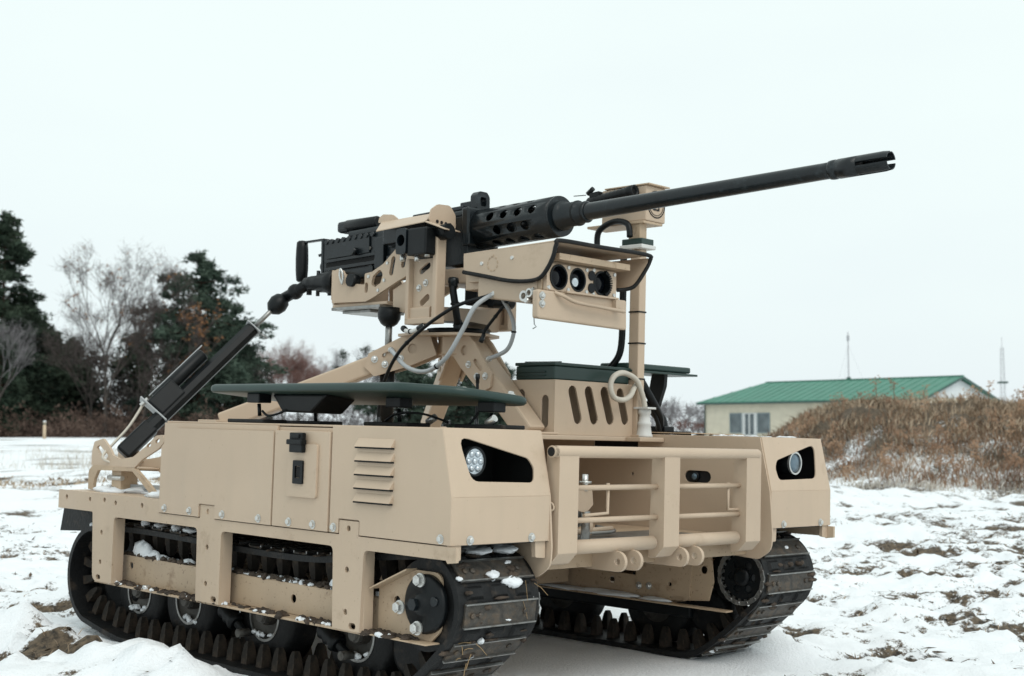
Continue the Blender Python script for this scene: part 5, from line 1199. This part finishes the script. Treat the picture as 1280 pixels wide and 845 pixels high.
# conduits and cables
def cab(pts,r_,m,name='cable'):
    c=g(MB().tube(catmull(pts,8),r_,10),name,m); P=[Vector(p) for p in pts]
    for a,b in((P[0],P[1]),(P[-1],P[-2])):
        d=(b-a).normalized(); g(MB().lathe([(0,r_*1.5),(.010,r_*1.5),(.011,r_*1.25),(.020,r_*1.25)],a,a+d,10),'ferrule','zinc' if m=='greyp' else 'gun',c)
    k=catmull(pts,8); q=k[len(k)//2]; d=(k[len(k)//2+1]-q).normalized(); g(MB().cyl(q,q+d*.004,r_*1.25,n=10),'cable_tie','black',c)
cab([(-.40,-.135,.912),(-.358,-.165,.905),(-.291,-.178,.868),(-.223,-.180,.857),(-.165,-.175,.885),(-.125,-.165,.945),(-.10,-.150,1.0),(-.085,-.10,1.035)],.0052,'greyp','conduit')
cab([(-.125,-.04,1.055),(-.119,-.05,1.028),(-.097,-.05,.999),(-.081,-.05,.967),(-.083,-.05,.937),(-.102,-.05,.909),(-.147,-.05,.894),(-.18,-.03,.892)],.0048,'greyp','conduit')
cab([(-.09,-.10,1.03),(-.14,-.15,1.008),(-.19,-.165,.985),(-.26,-.175,.945),(-.32,-.18,.90),(-.37,-.175,.84),(-.40,-.165,.775),(-.405,-.16,.735)],.0042,'black')
cab([(-.10,-.05,1.025),(-.108,-.05,1.015),(-.138,-.05,.988),(-.170,-.05,.958),(-.185,-.05,.930)],.0038,'black')
cab([(-.245,-.085,1.075),(-.240,-.09,1.05),(-.238,-.085,1.02),(-.245,-.07,.985),(-.26,-.05,.965)],.0085,'black','hose')
cab([(-.15,-.09,.855),(-.15,-.09,.80),(-.15,-.09,.735)],.0035,'black')
cab([(-.375,-.12,.963),(-.35,-.13,.955),(-.32,-.135,.954),(-.29,-.13,.966)],.005,'white','conduit')
g(MB().box(-.250,-.205,-.045,.05,1.018,1.066).cyl((-.19,-.02,1.03),(-.19,.05,1.03),.018,n=16),'drive_block','black',gm,bevel=.004)

# ================================================================== the machine gun
GO=Vector((-.13,0,1.2035)); gd=Vector((1,0,.030)).normalized(); gu=Vector((-gd.z,0,gd.x))
VB=Vector((-.5,0,1.11))
mg=empty('machine_gun','heavy black machine gun with long barrel lying in the tan cradle','machine gun',MV@Matrix.Translation(VB))
def G(x,y,z): return GO+gd*(x+.13)+Y*y+gu*(z-1.2035)       # bore-aligned coordinates
def gp_(mb,name,material='gun',parent=None,bevel=0,seg=2):
    mb.v=[tuple(G(*p)) for p in mb.v]; return part(mb,name,material,parent or mg,bevel,seg)
zb=1.2035
bar=gp_(MB().lathe([(0,.0215),(.02,.0215),(.022,.0200),(.10,.0190),(.35,.0172),(.70,.0157),(.718,.0157)],(-.02,0,zb),(1,0,zb),28),'barrel')
gp_(MB().lathe([(0,.0178),(.004,.0185),(.012,.0185),(.0125,.0178),(.018,.0178),(.0185,.0186),(.060,.0186)],(.690,0,zb),(2,0,zb),28),'flash_hider_collar','gun',bar)
fh=MB(); 
for k in range(4):
    a0=R(45+90*k-33); a1=R(45+90*k+33); n=8; P=[];F=[]
    for i,(x,ro,ri) in enumerate(((.749,.0186,.0120),(.800,.0186,.0140),(.8125,.0172,.0150))):
        for j in range(n+1):
            a=a0+(a1-a0)*j/n; P.append((x,ro*math.cos(a),zb+ro*math.sin(a)))
        for j in range(n+1):
            a=a0+(a1-a0)*j/n; P.append((x,ri*math.cos(a),zb+ri*math.sin(a)))
    m=2*(n+1)
    for i in range(2):
        for j in range(n): F.append((i*m+j,i*m+j+1,(i+1)*m+j+1,(i+1)*m+j)); F.append((i*m+n+1+j+1,i*m+n+1+j,(i+1)*m+n+1+j,(i+1)*m+n+2+j))
        F.append((i*m,(i+1)*m,(i+1)*m+n+1,i*m+n+1)); F.append((i*m+n,i*m+2*n+1,(i+1)*m+2*n+1,(i+1)*m+n))
    for j in range(n): F.append((j,j+n+1,j+n+2,j+1)); F.append((2*m+j,2*m+j+1,2*m+j+n+2,2*m+j+n+1))
    fh.add(P,F)
gp_(fh,'flash_hider','gun',bar)
gp_(MB().cyl((.745,0,zb),(.7505,0,zb),.0125,n=20),'muzzle','matte',bar)
gp_(MB().lathe([(0,.031),(.004,.033),(.018,.033),(.019,.0285),(.030,.0285),(.031,.027),(.062,.027),(.063,.0235),(.085,.0232),(.088,.0205)],(.002,0,zb),(1,0,zb),32),'barrel_collar','gun',bar)
gp_(MB().ring((.058,0,zb),(.0625,0,zb),.0282,.02,28),'cable_tie','black',bar); gp_(MB().ring((.082,0,zb),(.0855,0,zb),.0240,.018,28),'cable_tie','black',bar)
# perforated barrel shroud
rs=.0460; ns=8; x0,x1=-.238,.004; sh=MB()
for k in range(ns):
    a0=2*math.pi*k/ns; a1=2*math.pi*(k+1)/ns
    hol=[]
    xs_=[-.176+.0445*i for i in range(4)] if k%2 else [-.153+.0445*i for i in range(3)]
    for hx_ in xs_: hol.append([(hx_+.0128*math.cos(t),(a0+a1)/2+.0120/rs*math.sin(t)) for t in [2*math.pi*i/18 for i in range(18)]])
    loops=[[(x0,a0),(x1,a0),(x1,a1),(x0,a1)]]+hol; flat=[p for L_ in loops for p in L_]
    bm=bmesh.new(); vs=[bm.verts.new((p[0],p[1]*rs,0)) for p in flat]
    for a,b,c in tessellate_polygon([[Vector((p[0],p[1]*rs,0)) for p in L_] for L_ in loops]): bm.faces.new((vs[a],vs[b],vs[c]))
    for i in range(1,6): bmesh.ops.bisect_plane(bm,geom=bm.verts[:]+bm.edges[:]+bm.faces[:],plane_co=(0,(a0+(a1-a0)*i/6)*rs,0),plane_no=(0,1,0))
    bm.verts.index_update()
    sh.add([(v.co.x,rs*math.cos(v.co.y/rs),zb+rs*math.sin(v.co.y/rs)) for v in bm.verts],[tuple(v.index for v in f.verts) for f in bm.faces],True); bm.free()
sh=gp_(sh,'barrel_shroud','gun')
so_=sh.modifiers.new('wall','SOLIDIFY'); so_.thickness=.0055; so_.offset=-1
gp_(MB().ring((.0045,0,zb),(.009,0,zb),.0455,.028,36),'shroud_lip','gun',sh)
gp_(MB().ring((-.246,0,zb),(-.236,0,zb),.0475,.030,36),'shroud_root','gun',sh)
gp_(MB().cyl((-.24,0,zb),(0,0,zb),.0185,n=20),'barrel_rear','gun',sh)
# receiver
rc_=gp_(MB().box(-.792,-.245,-.046,.046,1.118,1.232),'receiver','gun',bevel=.002)
gp_(MB().box(-.262,-.238,-.050,.050,1.160,1.252),'trunnion_block','gun',rc_,bevel=.005)
gp_(MB().plate(rpoly([(-.038,1.2325),(-.038,1.250,.008),(.038,1.250,.008),(.038,1.2325)],.006),(-.70,0,0),Y,Z,X,.44),'top_cover','gun',rc_,bevel=.001)
gp_(MB().box(-.46,-.28,-.030,.030,1.2505,1.262).box(-.30,-.262,-.02,.02,1.2505,1.272),'feed_cover','gun',rc_,bevel=.003)
gp_(MB().lathe([(0,.013),(.004,.0155),(.122,.0155),(.126,.012)],(-.725,-.022,1.267),(-.5,-.022,1.260),18),'cover_handle','black',rc_)
gp_(MB().box(-.755,-.71,-.035,.012,1.2505,1.280),'rear_sight_base','gun',rc_,bevel=.008)
fs=MB().plate(rpoly([(-.021,1.2475),(-.021,1.283,.012),(-.012,1.293,.008),(.012,1.293,.008),(.021,1.283,.012),(.021,1.2475)],.01,5),(-.262,0,0),Y,Z,X,.022,[rpoly([(-.010,1.258),(-.010,1.280),(.010,1.280),(.010,1.258)],.006,4)])
fs=gp_(fs,'front_sight','gun',rc_,bevel=.001)
gp_(MB().bar((-.251,0,1.258),(-.251,0,1.274),.003,.003,up=(1,0,0)),'sight_blade','gun',rc_)
gp_(MB().lathe([(0,.014),(.024,.014)],(-.275,0,1.262),(-.22,0,1.262),16),'sight_boss','gun',rc_)
# side furniture on the near plate
gp_(MB().box(-.775,-.600,-.0505,-.0462,1.182,1.228),'side_plate','gun',rc_,bevel=.001)
gp_(MB().box(-.78,-.575,-.0525,-.0462,1.172,1.179),'slide_rail','gun',rc_,bevel=.001)
gp_(MB().box(-.78,-.575,-.0470,-.0455,1.160,1.171),'slide_groove','matte',rc_)
gp_(MB().box(-.78,-.560,-.0535,-.0462,1.150,1.159),'slide_rail','gun',rc_,bevel=.001)
gp_(MB().box(-.765,-.585,-.0505,-.0462,1.122,1.146),'side_plate','gun',rc_,bevel=.001)
gp_(MB().cyl((-.652,-.046,1.190),(-.652,-.066,1.190),.0095,n=14),'charging_knob','gun',rc_)
for k in range(9): gp_(MB().cyl((-.775+.0235*k,-.046,1.2265),(-.775+.0235*k,-.0535,1.2265),.0062,n=10),'rivet','gun',rc_)
rr_=random.Random(5)
for k in range(22):
    x=rr_.uniform(-.60,-.30); z=rr_.uniform(1.125,1.225); gp_(MB().cyl((x,-.046,z),(x,-.046-rr_.uniform(.002,.007),z),rr_.uniform(.003,.007),n=10),'rivet','gun' if k%3 else 'rim',rc_)  # some rivets greyed to paint in small highlights
gp_(MB().box(-.57,-.535,-.058,-.046,1.135,1.215).box(-.53,-.44,-.053,-.046,1.15,1.165).box(-.52,-.40,-.055,-.046,1.185,1.205),'feed_bracket','gun',rc_,bevel=.002)
gp_(MB().box(-.50,-.34,-.090,-.046,1.185,1.232),'feed_tray','gun',rc_,bevel=.003)
# back plate, buffer, grips, trigger
gp_(MB().box(-.802,-.792,-.048,.048,1.115,1.240),'back_plate','gun',rc_,bevel=.002)
gp_(MB().lathe([(0,.017),(.012,.0195),(.028,.0185),(.038,.012),(.042,.004)],(-.802,-.01,1.172),(-2,-.01,1.172),20),'buffer','gun',rc_)
gp_(MB().bar((-.802,0,1.214),(-.835,-.03,1.200),.010,.006),'trigger','gun',rc_)
for y in(-.047,.047):
    gq=gp_(MB().lathe([(0,.010),(.004,.0145),(.03,.0165),(.06,.0170),(.09,.0160),(.106,.0145),(.110,.010)],(-.885,y,1.133),(-.888,y,2),20),'spade_grip','black')
    for z in(1.2385,1.1385): gp_(MB().bar((-.802,y*.8,z),(-.892,y,z),.012,.005),'grip_arm','gun',gq,bevel=.001)
